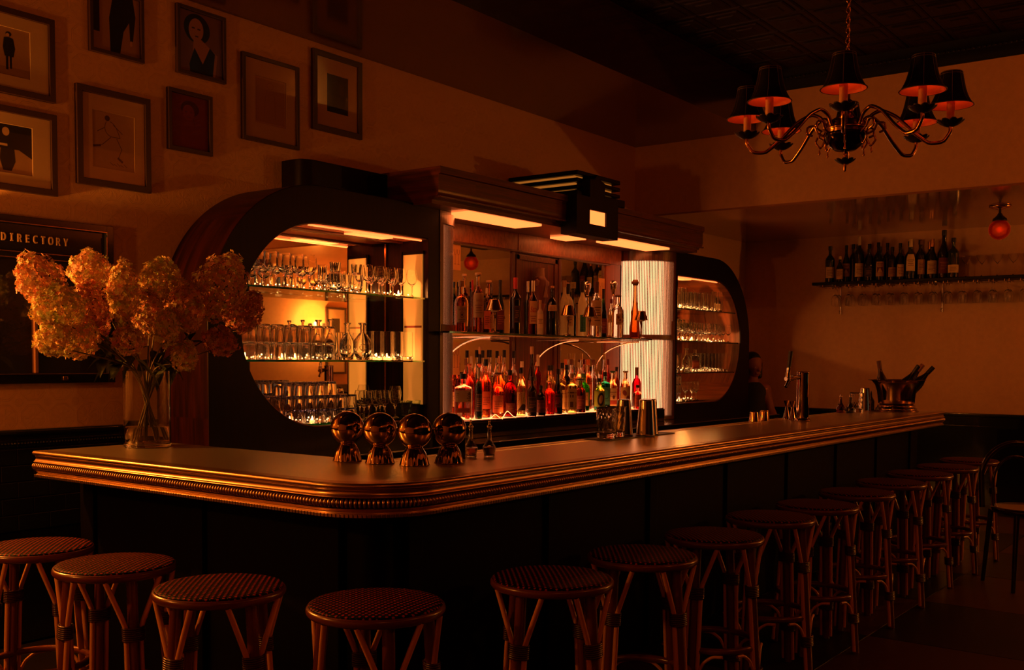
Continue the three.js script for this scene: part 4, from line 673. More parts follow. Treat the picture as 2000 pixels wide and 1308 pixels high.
function labelMat(k) {
  if (labelTex[k]) return labelTex[k];
  const D = {
    cream: ['#c9a268', g => { bars(g, 34, 6, '#5a3418'); }], tan: ['#a8783c', g => { bars(g, 30, 5, '#4a2410'); }], orange: ['#b8521c', g => { bars(g, 40, 5, '#5a1608'); g.strokeStyle = '#6a1c08'; g.lineWidth = 3; g.beginPath(); g.arc(88, 62, 22, 0, 7); g.stroke(); }],
    rust: ['#6a2412', g => { bars(g, 36, 5, '#b06a34'); }], dark: ['#2a120a', g => { bars(g, 36, 5, '#9a6430'); g.strokeStyle = '#8a5628'; g.lineWidth = 2; g.strokeRect(8, 8, 112, 112); }], white: ['#d8b684', g => { bars(g, 44, 4, '#4a2c16'); }],
    script: ['#c69a62', g => { g.fillStyle = '#a01c10'; g.font = 'bold italic 44px serif'; g.fillText('Suze', 18, 62); bars(g, 84, 3, '#7a2a14'); }],
    oval: ['#bd9258', g => { g.fillStyle = '#7a4a22'; g.font = 'bold 20px serif'; g.fillText('MICHTER', 18, 34); g.strokeStyle = '#3a1c0c'; g.lineWidth = 3; g.beginPath(); g.arc(64, 68, 22, 0, 7); g.stroke(); g.fillStyle = '#2a140a'; g.beginPath(); g.arc(64, 68, 10, 0, 7); g.fill(); bars(g, 104, 2, '#5a3014'); }],
    mac: ['#b98c52', g => { g.fillStyle = '#7a3a18'; g.font = '20px serif'; g.fillText('MACA', 34, 44); bars(g, 62, 4, '#8a5a2c'); }],
    toki: ['#d6b88c', g => { g.fillStyle = '#4a301c'; g.font = '17px serif'; g.fillText('TOKI', 10, 40); bars(g, 50, 3, '#7a5a38', 8, 40); g.strokeStyle = '#120a06'; g.lineCap = 'round'; g.lineWidth = 5; const L = (...p) => { g.beginPath(); g.moveTo(p[0], p[1]); for (let i = 2; i < p.length; i += 2) g.lineTo(p[i], p[i + 1]); g.stroke(); }; L(104, 18, 84, 28); L(76, 38, 116, 36); L(96, 24, 96, 58); L(94, 38, 76, 56); L(98, 38, 116, 54); L(82, 66, 108, 63, 96, 76); L(96, 76, 98, 104, 92, 112, 82, 106); L(74, 86, 118, 82); }],
    tokilow: ['#a85020', g => { bars(g, 50, 3, '#6a2408'); }],
    botanical: ['#c4a25c', g => { g.fillStyle = '#3a2a14'; for (let i = 0; i < 40; i++) { g.beginPath(); g.arc((i * 37) % 128, (i * 53) % 128, 3, 0, 7); g.fill(); } g.beginPath(); g.moveTo(0, 128); g.bezierCurveTo(50, 120, 60, 60, 128, 90); g.lineTo(128, 128); g.fill(); }],
    emblem: ['#8a9a28', g => { g.fillStyle = '#1c120a'; g.beginPath(); g.ellipse(74, 58, 34, 46, 0.2, 0, 7); g.fill(); g.fillStyle = '#b08c50'; g.beginPath(); g.ellipse(74, 58, 18, 30, 0.2, 0, 7); g.fill(); g.fillStyle = '#1e8a7c'; g.fillRect(0, 108, 128, 20); }],
    tealoval: ['#2f6e52', g => { g.strokeStyle = '#0e2a20'; g.lineWidth = 5; g.beginPath(); g.ellipse(64, 48, 20, 36, 0, 0, 7); g.stroke(); bars(g, 94, 3, '#123a2a'); }],
    clasps: ['#d2b060', g => { g.fillStyle = '#6a4414'; for (const x of [10, 50, 90]) { g.fillRect(x, 20, 22, 8); g.fillRect(x + 4, 36, 5, 18); g.fillRect(x + 14, 36, 5, 18); g.fillRect(x + 4, 80, 14, 34); } }],
    splash: ['#c89c5a', g => { g.fillStyle = '#7a2a14'; g.beginPath(); g.ellipse(50, 40, 24, 18, 0.4, 0, 7); g.fill(); g.beginPath(); g.ellipse(86, 74, 20, 14, -0.4, 0, 7); g.fill(); bars(g, 100, 2, '#6a3418'); }],
    redband: ['#d0a468', g => { bars(g, 26, 3, '#5a3418'); g.fillStyle = '#9a3410'; g.fillRect(0, 84, 128, 30); g.fillStyle = '#4a1c0c'; g.beginPath(); g.arc(70, 62, 14, 0, 7); g.fill(); }],
    print: ['#b88a54', g => { g.fillStyle = '#6a2414'; g.fillRect(20, 48, 88, 50); g.fillStyle = '#c89a62'; g.beginPath(); g.moveTo(24, 96); g.lineTo(64, 54); g.lineTo(104, 96); g.fill(); bars(g, 16, 2, '#4a2410'); }],
  };
  function bars(g, y, n, c, x = 20, w = 88) { g.fillStyle = c; for (let i = 0; i < n; i++) g.fillRect(x + (i * 13) % 17, y + i * 13, w - (i * 29) % 40, 4); }
  const [bg, fn] = D[k];
  return labelTex[k] = std({ map: canvasTex(128, 128, g => { g.fillStyle = bg; g.fillRect(0, 0, 128, 128); fn(g); }), roughness: 0.7, side: THREE.DoubleSide });
}
function bottle(name, label, cat, pos, turn, h, r, type, glass, cap, lab, group) {
  const t = thing(name, label, cat, pos, turn, group), [n, pr] = PROF[type], az = type === 'flat' ? 0.55 : type === 'square' && r > 0.05 ? 0.62 : 1;
  const nk = pr[pr.length - 1][0] * r, top = pr[pr.length - 1][1] * h;
  const prof = [[0.0005, 0.004, pr[0][2]], [pr[0][0] * r * 0.6, 0.003, pr[0][2]], ...pr.map(p => [p[0] * r, Math.max(0.0008, p[1] * h), p[2]]), [nk * 0.8, top + 0.001, 2], [0.0005, top + 0.001, 2]];
  part('bottle_glass', sup(prof, n, az, 28), bottleGlass(glass), t);
  if (cap) {
    const [ck, kind] = cap.split(':'), c0 = kind === 'capsule' ? 0.80 : kind === 'stopper' ? 0.955 : 0.885, y0 = c0 * h, cr = nk * 1.12 + 0.0008;
    const pts = kind === 'ball' ? [[0.001, top], [nk * 1.2, top], [nk * 2.1, top + (h - top) * 0.3], [nk * 2.2, top + (h - top) * 0.6], [nk * 1.2, h - 0.001], [0.001, h]]
      : kind === 'stopper' ? [[0.001, y0 - 0.004], [nk * 0.9, y0 - 0.004], [nk * 0.95, y0 + 0.001], [nk * 1.5, y0 + 0.002], [nk * 1.55, y0 + 0.004], [nk * 1.55, h - 0.002], [nk * 1.4, h], [0.001, h]]
      : [[cr * 0.94, y0], [cr, y0 + 0.001], [cr, h - 0.002], [cr * 0.9, h], [0.001, h]];
    part(kind === 'capsule' ? 'capsule' : kind === 'stopper' || kind === 'ball' ? 'stopper' : 'cap', lathe(pts, 18), CAP[ck], t);
  }
  if (lab) for (const L of lab.split('+')) {
    const [k, a, b, s] = L.split(':'), y0 = +a * h, y1 = +b * h, sp = +(s ?? 1.1);
    const yy = pr.filter(p => p[1] * h > y0 && p[1] * h < y1).map(p => [p[0] * r, p[1] * h, p[2]]);
    const rAt = y => { for (let i = 1; i < pr.length; i++) if (y <= pr[i][1] * h) { const q = (y - pr[i - 1][1] * h) / ((pr[i][1] - pr[i - 1][1]) * h); return (pr[i - 1][0] + (pr[i][0] - pr[i - 1][0]) * q) * r; } return nk; };
    part('label', sup([[rAt(y0), y0, pr[2][2]], ...yy, [rAt(y1), y1, pr[2][2]]], n, az, 16, -sp, sp, 0.0009), labelMat(k), t);
  }
  return t;
}
// upper glass shelf: u, v, height, radius, shape, glass, cap, label patches, turn, description
const UPW = 1.468, LEDGE = 0.9115;
const UP = [
  [5.285, 4.42, 0.334, 0.0184, 'std', 'darkgreen', 'black', '', -0.6, 'narrow green bottle at the left end, behind the round amber one'],
  [5.085, 4.37, 0.254, 0.0250, 'std', 'amber', 'cork', 'cream:0.1:0.55', -0.5, 'amber bottle tight against the left fluted column'],
  [5.091, 4.20, 0.320, 0.0440, 'whisky', 'whisky', 'tan2', 'oval:0.18:0.50:0.75', -0.75, 'amber round-shouldered bottle with a round seal label'],
  [5.390, 4.42, 0.391, 0.0288, 'std', 'amber', 'cork:stopper', 'tan:0.2:0.5', -0.7, 'amber bottle with pale cork stopper behind the round seal bottle'],
  [5.400, 4.36, 0.351, 0.0169, 'std', 'brown', 'red:capsule', '', -0.7, 'slim bottle with red capsule left of the tall amber one'],
  [5.286, 4.22, 0.382, 0.0378, 'std', 'whisky', 'cork:stopper', 'mac:0.25:0.66:1.0', -0.75, 'tall amber bottle with wide beige label and cork'],
  [5.517, 4.33, 0.301, 0.0222, 'std', 'amber', 'cream', 'orange:0.1:0.5', -0.7, 'short cream-capped bottle right of the tall amber one'],
  [5.717, 4.46, 0.369, 0.0194, 'std', 'black', 'black', '', -0.7, 'thin black bottle at the back behind the first small lamp'],
  [5.575, 4.36, 0.358, 0.0341, 'whisky', 'brown', 'cork:stopper', 'tan:0.1:0.36:1.0', -0.8, 'brown cork-topped bottle partly hidden by the first small lamp'],
  [5.703, 4.36, 0.370, 0.0296, 'burg', 'forest', 'black', 'rust:0.08:0.45', -0.7, 'dark green bottle just right of the first small lamp'],
  [5.716, 4.24, 0.381, 0.0390, 'std', 'black', 'red:capsule', 'dark:0.2:0.5:0.5', -0.6, 'black angular bottle with bright red capsule'],
  [6.052, 4.38, 0.384, 0.0255, 'std', 'black', 'silver:capsule', '', -0.7, 'black bottle with silvery capsule behind the red-script one'],
  [5.891, 4.22, 0.371, 0.0317, 'std', 'brown', 'silver:capsule', 'script:0.2:0.62:1.0', -0.75, 'brown bottle whose label carries red script'],
  [6.092, 4.30, 0.250, 0.0236, 'std', 'opaquecream', 'cork', 'white:0.2:0.6', -0.8, 'cream stoneware bottle beside the red-script one'],
  [6.354, 4.38, 0.368, 0.0412, 'dome', 'black', 'copper:stopper', 'cream:0.5:0.62:0.9', -0.8, 'dark round-shouldered bottle behind the second small lamp'],
  [6.431, 4.32, 0.409, 0.0320, 'tall', 'frost', 'cork', '', -0.8, 'tall frosted white bottle right of the second small lamp'],
  [6.540, 4.36, 0.397, 0.0438, 'dome', 'frost', 'black:capsule', 'cream:0.2:0.5:0.8', -0.8, 'wide frosted bottle with black capsule behind the third small lamp'],
  [6.828, 4.42, 0.435, 0.0336, 'tall', 'frost', 'black:capsule', 'tealoval:0.1:0.4:0.7', -0.8, 'slim frosted bottle with tall black capsule'],
  [6.940, 4.42, 0.270, 0.0190, 'std', 'brown', 'maroon', 'cream:0.2:0.6', -0.8, 'small brown bottle behind the pale labelled clear one'],
  [6.678, 4.20, 0.413, 0.0440, 'std', 'clear', 'brown:capsule', 'cream:0.2:0.66:1.0', -0.8, 'clear bottle with large pale label and brown capsule'],
  [7.103, 4.40, 0.391, 0.0284, 'burg', 'darkgreen', 'black:capsule', 'rust:0.1:0.4', -0.8, 'green bottle between the pale label bottle and the round-cork one'],
  [7.125, 4.34, 0.310, 0.0243, 'std', 'gold', 'maroon', 'cream:0.4:0.6', -0.8, 'small gold bottle left of the round-cork one'],
  [7.285, 4.42, 0.360, 0.0430, 'dome', 'clear', '', '', -0.8, 'clear bottle under the chrome orb stopper'],
  [6.991, 4.20, 0.334, 0.0474, 'dome', 'clear', 'brown:ball', 'splash:0.3:0.55:0.5', -0.8, 'clear heavy bottle with a round brown cork'],
  [7.290, 4.22, 0.469, 0.0449, 'cone', 'amber', 'brown:ball', '', -0.8, 'tall tapering amber bottle with knobbed brown stopper at the right end'],
];
CAP.tan2 = CAP.cork;
UP.forEach(([u, v, h, r, ty, gl, cap, lab, turn, d]) => bottle('liquor_bottle', d + ', upper shelf', 'bottle', [u, UPW, -v], turn, h, r, ty, gl, cap, lab, 'bottles on the upper glass shelf'));
const LO = [
  [5.084, 4.175, 0.295, 0.0560, 'square', 'pale', 'black', 'toki:0.40:0.645:0.80+tokilow:0.17:0.27:0.45', -0.85, 'square pale whisky bottle with TOKI label'],
  [5.271, 4.20, 0.330, 0.0231, 'std', 'darkgreen', 'cream:capsule', 'dark:0.15:0.5', -0.7, 'slim green bottle with cream capsule right of the square one'],
  [5.286, 4.29, 0.356, 0.0332, 'dome', 'red', 'orange:stopper', '', -0.7, 'red bottle with orange stopper behind the square one'],
  [5.434, 4.27, 0.386, 0.0338, 'whisky', 'orange', 'black', 'orange:0.15:0.45', -0.7, 'long-necked orange-red bottle with black cap'],
  [5.453, 4.185, 0.299, 0.0404, 'whisky', 'orange', 'brown:stopper', 'orange:0.12:0.5:1.0', -0.8, 'stubby orange bottle with brown stopper and round emblem label'],
  [5.606, 4.20, 0.315, 0.0480, 'dome', 'deepred', 'black', 'rust:0.1:0.3:0.7', -0.8, 'broad dark red bottle with domed shoulders'],
  [5.733, 4.20, 0.329, 0.0313, 'tall', 'yellow', 'black', 'botanical:0.12:0.5:1.1', -0.8, 'pale yellow bottle with dark leafy label and black cap'],
  [5.800, 4.155, 0.270, 0.0325, 'squat', 'darkbrown', 'black', 'dark:0.1:0.5', -0.8, 'brown bottle with tall dark label, behind its shorter neighbour'],
  [6.010, 4.31, 0.478, 0.0342, 'burg', 'darkbrown', 'cork', 'rust:0.3:0.5', -0.8, 'tallest dark bottle with pale cork and neck band'],
  [5.905, 4.155, 0.208, 0.0340, 'squat', 'black', 'black', 'rust:0.1:0.52:1.0', -0.85, 'short black bottle with brown label'],
  [6.056, 4.19, 0.238, 0.0396, 'squat', 'red', 'cork:stopper', '', -0.8, 'bright red stubby bottle with cork stopper'],
  [6.150, 4.18, 0.320, 0.0327, 'burg', 'black', 'black', 'dark:0.15:0.45:0.9', -0.85, 'slender black bottle with long neck'],
  [6.304, 4.26, 0.278, 0.0334, 'square', 'yellow', 'cream', 'clasps:0.1:0.6:0.8', -0.8, 'left one of two square pale yellow bottles'],
  [6.295, 4.16, 0.287, 0.0369, 'square', 'yellow', 'cork', 'clasps:0.1:0.62:0.8', -0.85, 'front right one of two square pale yellow bottles'],
  [6.458, 4.19, 0.248, 0.0395, 'squat', 'brown', 'black:ball', 'rust:0.1:0.5:0.9', -0.85, 'squat brown bottle with crown-like stopper'],
  [6.640, 4.28, 0.283, 0.0482, 'squat', 'green', 'green', 'tan:0.15:0.5:0.7', -0.8, 'green bottle with wide shoulders'],
  [6.697, 4.175, 0.249, 0.0404, 'tall', 'lime', 'black', 'emblem:0.06:0.62:1.3', -0.9, 'lime bottle with dark oval emblem'],
  [6.895, 4.25, 0.294, 0.0394, 'square', 'teal', 'black', 'tealoval:0.15:0.6:0.8', -0.85, 'teal bottle with black cap'],
  [7.026, 4.26, 0.301, 0.0360, 'tall', 'yellow', 'green:stopper', 'redband:0.08:0.55:1.2', -0.85, 'pale bottle with red banded label and green stopper'],
  [7.100, 4.19, 0.301, 0.0381, 'tall', 'gold', 'cream:stopper', 'splash:0.1:0.58:1.2', -0.85, 'cream labelled bottle with berry-like splashes'],
  [7.490, 4.42, 0.288, 0.0275, 'std', 'clear', 'cork:stopper', '', -0.8, 'clear bottle with cork before the right fluted column'],
  [7.240, 4.16, 0.190, 0.0345, 'squat', 'pink', 'black', 'orange:0.1:0.6:0.8', -0.85, 'short pinkish bottle left of the magenta one'],
  [7.400, 4.26, 0.328, 0.0352, 'std', 'magenta', 'brown:capsule', '', -0.8, 'magenta bottle with brown capsule at the right end'],
  [5.225, 4.40, 0.381, 0.0300, 'whisky', 'orange', 'cork', 'cream:0.2:0.45', -0.7, 'orange clear-necked bottle at the far left back'],
  [5.446, 4.45, 0.389, 0.0223, 'std', 'brown', 'brown', '', -0.7, 'narrow brown-capped bottle at the left back'],
  [5.525, 4.465, 0.406, 0.0242, 'std', 'amber', 'cream:capsule', '', -0.7, 'bottle with greyish capsule at the left back'],
  [5.505, 4.38, 0.355, 0.0257, 'std', 'red', 'orange:stopper', '', -0.7, 'red bottle with orange and white stopper at the back'],
  [5.660, 4.475, 0.446, 0.0264, 'tall', 'clear', 'black', '', -0.7, 'left of the tall clear black-capped bottles at the back'],
  [5.755, 4.485, 0.450, 0.0266, 'tall', 'clear', 'black', '', -0.7, 'second of the tall clear black-capped bottles at the back'],
  [5.705, 4.36, 0.408, 0.0562, 'globe', 'amber', 'copper', '', -0.7, 'round-bellied amber bottle with copper cap'],
  [5.905, 4.475, 0.452, 0.0271, 'tall', 'clear', 'black', '', -0.7, 'third of the tall clear black-capped bottles at the back'],
  [6.010, 4.47, 0.446, 0.0274, 'tall', 'clear', 'black', '', -0.7, 'rightmost of the tall clear black-capped bottles at the back'],
  [6.000, 4.39, 0.373, 0.0292, 'whisky', 'amber', 'cream', '', -0.7, 'amber bottle with cream cap left of the tallest dark bottle'],
  [6.240, 4.42, 0.422, 0.0280, 'std', 'deepred', 'cream:capsule', '', -0.8, 'dark red bottle with printed cream capsule'],
  [6.270, 4.34, 0.344, 0.0261, 'tall', 'yellow', 'black', 'cream:0.2:0.5', -0.8, 'pale yellow black-capped bottle in the middle row'],
  [6.391, 4.40, 0.344, 0.0284, 'tall', 'yellow', 'black', '', -0.8, 'second pale yellow black-capped bottle in the middle row'],
  [6.455, 4.35, 0.363, 0.0304, 'whisky', 'gold', 'black', '', -0.8, 'gold bottle with dark cap behind the square yellow pair'],
  [6.649, 4.45, 0.390, 0.0293, 'tall', 'orange', 'orange', '', -0.8, 'orange-capped bottle at the back, left one of two'],
  [6.560, 4.38, 0.348, 0.0366, 'squat', 'black', 'black', '', -0.8, 'black square-shouldered bottle in the middle back'],
  [6.771, 4.48, 0.390, 0.0297, 'tall', 'clear', 'brown', '', -0.8, 'clear bottle with brown cap at the centre back'],
  [6.735, 4.385, 0.367, 0.0314, 'squat', 'yellow', 'cream', 'white:0.2:0.6', -0.8, 'white-capped pale bottle behind the green one'],
  [6.923, 4.485, 0.435, 0.0261, 'tall', 'clear', 'gold', '', -0.8, 'clear gold-capped bottle, left one of two'],
  [6.885, 4.40, 0.391, 0.0339, 'whisky', 'orange', 'orange', 'orange:0.2:0.5', -0.8, 'orange-capped bottle at the back, right one of two'],
  [6.960, 4.33, 0.308, 0.0299, 'whisky', 'orange', 'brown', 'orange:0.2:0.6', -0.8, 'orange labelled bottle behind the teal one'],
  [7.090, 4.48, 0.388, 0.0306, 'tall', 'clear', 'brown', '', -0.8, 'clear bottle with dark cap, right half of the back row'],
  [7.123, 4.40, 0.437, 0.0245, 'tall', 'clear', 'gold', '', -0.8, 'clear gold-capped bottle with twisted look, right one of two'],
  [7.234, 4.43, 0.392, 0.0248, 'std', 'deepred', 'maroon', '', -0.8, 'thin dark red bottle with maroon cap'],
  [7.350, 4.42, 0.330, 0.0272, 'std', 'brown', 'black', '', -0.8, 'dark bottle behind the cream labelled one'],
];
LO.forEach(([u, v, h, r, ty, gl, cap, lab, turn, d]) => bottle('liquor_bottle', d + ', lower shelf', 'bottle', [u, LEDGE, -v], turn, h, r, ty, gl, cap, lab, 'bottles on the glowing lower ledge'));
{ // chrome orb stopper on its bottle
  const o = thing('orb_stopper', 'chrome orb stopper with petal collar on a clear bottle, upper shelf right end', 'stopper', [7.285, UPW + 0.352, -4.42]);
  part('orb', T(new THREE.SphereGeometry(0.030, 24, 16), 0, 0.088, 0), M.chrome, o);
  const pts = []; for (let i = 0; i < 8; i++) { const a = i / 8 * Math.PI * 2; const g = new THREE.ConeGeometry(0.0105, 0.05, 8, 1).rotateX(Math.PI).scale(1, 1, 0.4).rotateY(-a + Math.PI / 2).translate(0.0235 * Math.cos(a), 0.055, 0.0235 * Math.sin(a)); pts.push(g); }
  part('petal_collar', merge(pts), M.chrome, o); part('cup', lathe([[0.001, 0], [0.012, 0], [0.012, 0.012], [0.020, 0.05], [0.024, 0.078], [0.020, 0.078], [0.001, 0.02]], 20), M.brass, o);
}
// small cordless table lamps with metal shades (unlit)
[[5.345, 4.135, 'first from the left'], [6.205, 4.135, 'second from the left'], [6.475, 4.125, 'third from the left'], [7.215, 4.12, 'rightmost']].forEach(([u, v, d]) => {
  const t = thing('table_lamp', 'small metal table lamp with conical shade on the upper shelf, ' + d, 'lamp', [u, UPW, -v], 0, 'small metal lamps');
  part('base', lathe([[0.001, 0], [0.034, 0], [0.034, 0.004], [0.012, 0.009], [0.0065, 0.014], [0.001, 0.014]], 24), M.copper, t);
  part('stem', lathe([[0.0055, 0.012], [0.005, 0.07], [0.006, 0.10], [0.010, 0.115], [0.013, 0.135], [0.001, 0.136]], 14), M.copper, t);
  part('diffuser', lathe([[0.012, 0.134], [0.03, 0.138], [0.03, 0.152], [0.001, 0.154]], 20), M.cream, t);
  part('lamp_shade', lathe([[0.052, 0.143], [0.0535, 0.144], [0.030, 0.212], [0.028, 0.214], [0.001, 0.215]], 32), M.brass, t);
});
{ // carved head hanging on the centre panel
  const t = thing('carved_mask', 'carved wooden mask with hat on the dark centre panel of the back bar', 'sculpture', [6.36, 1.80, -4.525]);
  const w = std({ color: lin(0.17, 0.045, 0.02), roughness: 0.6 });
  part('hat', lathe([[0.001, 0.10], [0.05, 0.10], [0.052, 0.105], [0.044, 0.115], [0.040, 0.165], [0.045, 0.172], [0.001, 0.172]], 20).scale(1, 1, 0.55).translate(0, 0, 0.035), std({ color: lin(0.30, 0.15, 0.08), roughness: 0.6 }), t);
  part('face', sup([[0.002, -0.15], [0.03, -0.13], [0.055, -0.05], [0.066, 0.02], [0.062, 0.08], [0.045, 0.105], [0.002, 0.11]], 2.2, 0.7, 20).translate(0, 0, 0.035), w, t);
  part('brow', merge([sup([[0.002, -0.02], [0.03, -0.01], [0.034, 0.02], [0.002, 0.035]], 2, 0.6, 14).translate(-0.058, 0.055, 0.045), sup([[0.002, -0.02], [0.03, -0.01], [0.034, 0.02], [0.002, 0.035]], 2, 0.6, 14).translate(0.058, 0.055, 0.045)]), std({ color: lin(0.22, 0.07, 0.025), roughness: 0.55 }), t);
  part('nose', new THREE.ConeGeometry(0.02, 0.09, 6).translate(0, 0.0, 0.085), std({ color: lin(0.34, 0.16, 0.07), roughness: 0.5 }), t);
  part('beard', new THREE.ConeGeometry(0.045, 0.12, 8).rotateX(Math.PI).scale(1, 1, 0.6).translate(0, -0.15, 0.045), std({ color: lin(0.34, 0.09, 0.03), roughness: 0.6 }), t);
}
for (const [u, w, h, ww, d] of [[5.455, 1.98, 0.17, 0.085, 'pale card with a drawn wine glass stuck to the left mirror, above the shelf'], [5.45, 1.30, 0.22, 0.08, 'pale card stuck to the left mirror, below the shelf'], [7.30, 1.87, 0.18, 0.09, 'pale card with two drawn glasses stuck to the right mirror']]) {
  const c = solo('glass_card', box(ww, h, 0.003, 0, 0, 0), std({ map: canvasTex(64, 128, (g) => { g.fillStyle = '#c08a44'; g.fillRect(0, 0, 64, 128); g.strokeStyle = '#5a3414'; g.lineWidth = 2; for (const x of [20, 46]) { g.beginPath(); g.moveTo(x - 8, 24); g.bezierCurveTo(x - 12, 60, x + 12, 60, x + 8, 24); g.moveTo(x, 54); g.lineTo(x, 96); g.moveTo(x - 8, 98); g.lineTo(x + 8, 98); g.stroke(); } }), roughness: 0.8 }), d, 'card', [u, w, -4.5425]);
}

// ------------------------------------------------------------------ glasses in the end cabinets
const gl = {};
function glassKind(key, build) { gl[key] = { build, first: null }; }
const wineProf = (h, r) => { const s = h * 0.42, o = [[0.001, 0], [r * 0.86, 0], [r * 0.84, 0.002], [r * 0.25, 0.006], [0.0045, 0.014], [0.0038, s * 0.6], [0.0045, s * 0.92], [r * 0.4, s + 0.004], [r * 0.82, s + h * 0.12], [r, s + h * 0.26], [r * 0.96, s + h * 0.42], [r * 0.80, h - 0.0008], [r * 0.79, h], [r * 0.775, h - 0.0008], [r * 0.93, s + h * 0.42], [r * 0.97, s + h * 0.26], [r * 0.78, s + h * 0.125], [r * 0.36, s + 0.008], [0.001, s + 0.006]]; return o; };
const tumProf = (h, r, taper = 0.86) => [[0.001, 0], [r * taper - 0.002, 0], [r * taper, 0.003], [r, h - 0.001], [r - 0.001, h], [r - 0.0026, h - 0.001], [r * taper - 0.0032, 0.013], [r * taper - 0.008, 0.010], [0.001, 0.010]];
const fluteTum = (h, r) => { const g = lathe(tumProf(h, r), 40); const p = g.attributes.position; for (let i = 0; i < p.count; i++) { const x = p.getX(i), z = p.getZ(i), y = p.getY(i), a = Math.atan2(z, x); if (y > 0.012 && y < h * 0.66) { const k = 1 + 0.022 * Math.cos(a * 10) * Math.sin(Math.PI * (y - 0.012) / (h * 0.66 - 0.012)); p.setX(i, x * k); p.setZ(i, z * k); } } g.computeVertexNormals(); return g; };
const protos = {};
function placeGlass(kind, make, pos, turn, label, cat, group, flip) {
  const key = kind + (flip ? '_f' : '');
  let o;
  if (!protos[key]) { o = make(); o.name = numbered(kind); scene.add(o); protos[key] = o; o.position.set(...pos); o.rotation.y = turn; tag(o, label, cat, group); }
  else o = dup(protos[key], pos, turn, label, group);
  o.userData.label = label; o.userData.category = cat; o.userData.group = group;
  return o;
}
const asMesh = (g, m) => () => { const q = new THREE.Mesh(g, m); q.castShadow = q.receiveShadow = true; return q; };
const flipG = (g, h) => g.clone().rotateX(Math.PI).translate(0, h, 0);
const WG = lathe(wineProf(0.185, 0.039), 28), WS = lathe(wineProf(0.165, 0.033), 24), RT = fluteTum(0.092, 0.0385), HB = lathe([[0.001, 0], [0.031, 0], [0.032, 0.002], [0.0325, 0.168], [0.0318, 0.1688], [0.0308, 0.168], [0.0305, 0.022], [0.028, 0.019], [0.001, 0.019]], 28), BT = fluteTum(0.074, 0.034);
const RTf = flipG(RT, 0.092), BTf = flipG(BT, 0.074);
const shelf = (rows, fn) => rows.forEach(fn);
// left cabinet, top shelf
for (const [j, v] of [4.285, 4.40].entries()) for (let i = 0; i < 5; i++) { const u = 3.545 + i * 0.0905 + j * 0.045; placeGlass('large_wine_glass', asMesh(WG, j < 1 ? M.glass : M.thin), [u, 1.667, -v], 0, 'large wine glass, ' + ORD[i] + ' from left in the ' + ['front', 'back'][j] + ' row, left cabinet top shelf', 'wine glass', 'large wine glasses, left cabinet top shelf'); }
for (const [j, v] of [4.28, 4.385].entries()) for (let i = 0; i < 5; i++) { if (j === 2 && i > 3) continue; const u = 4.345 + i * 0.094 + j * 0.04 - (j === 2 ? 0.03 : 0); if (u > 4.75) continue; placeGlass('wine_glass', asMesh(WS, j < 1 ? M.glass : M.thin), [u, 1.667, -v], 0, 'tulip wine glass, ' + ORD[i] + ' from left in the ' + ['front', 'back'][j] + ' row, left cabinet top shelf', 'wine glass', 'tulip glasses, left cabinet top shelf'); }
{ const bowl = lathe([[0.001, 0], [0.022, 0], [0.024, 0.004], [0.036, 0.03], [0.038, 0.055], [0.033, 0.10], [0.0318, 0.1005], [0.0308, 0.10], [0.0355, 0.055], [0.033, 0.03], [0.02, 0.012], [0.001, 0.011]], 26), cyl = lathe([[0.001, 0], [0.024, 0], [0.025, 0.002], [0.0255, 0.14], [0.0245, 0.1405], [0.0235, 0.14], [0.023, 0.012], [0.001, 0.011]], 24);
  placeGlass('small_cylinder_glass', asMesh(cyl, M.glass), [4.005, 1.667, -4.29], 0, 'slim cylinder glass beside the large wine glasses', 'glass');
  [[4.085, 4.275], [4.165, 4.30], [4.245, 4.27], [4.12, 4.37], [4.21, 4.385]].forEach(([u, v], i) => placeGlass('stemless_glass', asMesh(bowl, M.glass), [u, 1.667, -v], 0, 'round stemless glass, ' + (i < 3 ? ORD[i] + ' from left in front' : ORD[i - 3] + ' from left behind') + ', left cabinet top shelf', 'glass', 'stemless glasses, left cabinet top shelf'));
  [[4.085, 4.275], [4.245, 4.27]].forEach(([u, v], i) => placeGlass('rocks_glass', asMesh(lathe(tumProf(0.06, 0.031), 24), M.glass), [u, 1.768, -v], 0, 'small tumbler stacked on the ' + ['left', 'right'][i] + ' front stemless glass, left cabinet top shelf', 'glass', 'stacked tumblers, left cabinet top shelf')); }
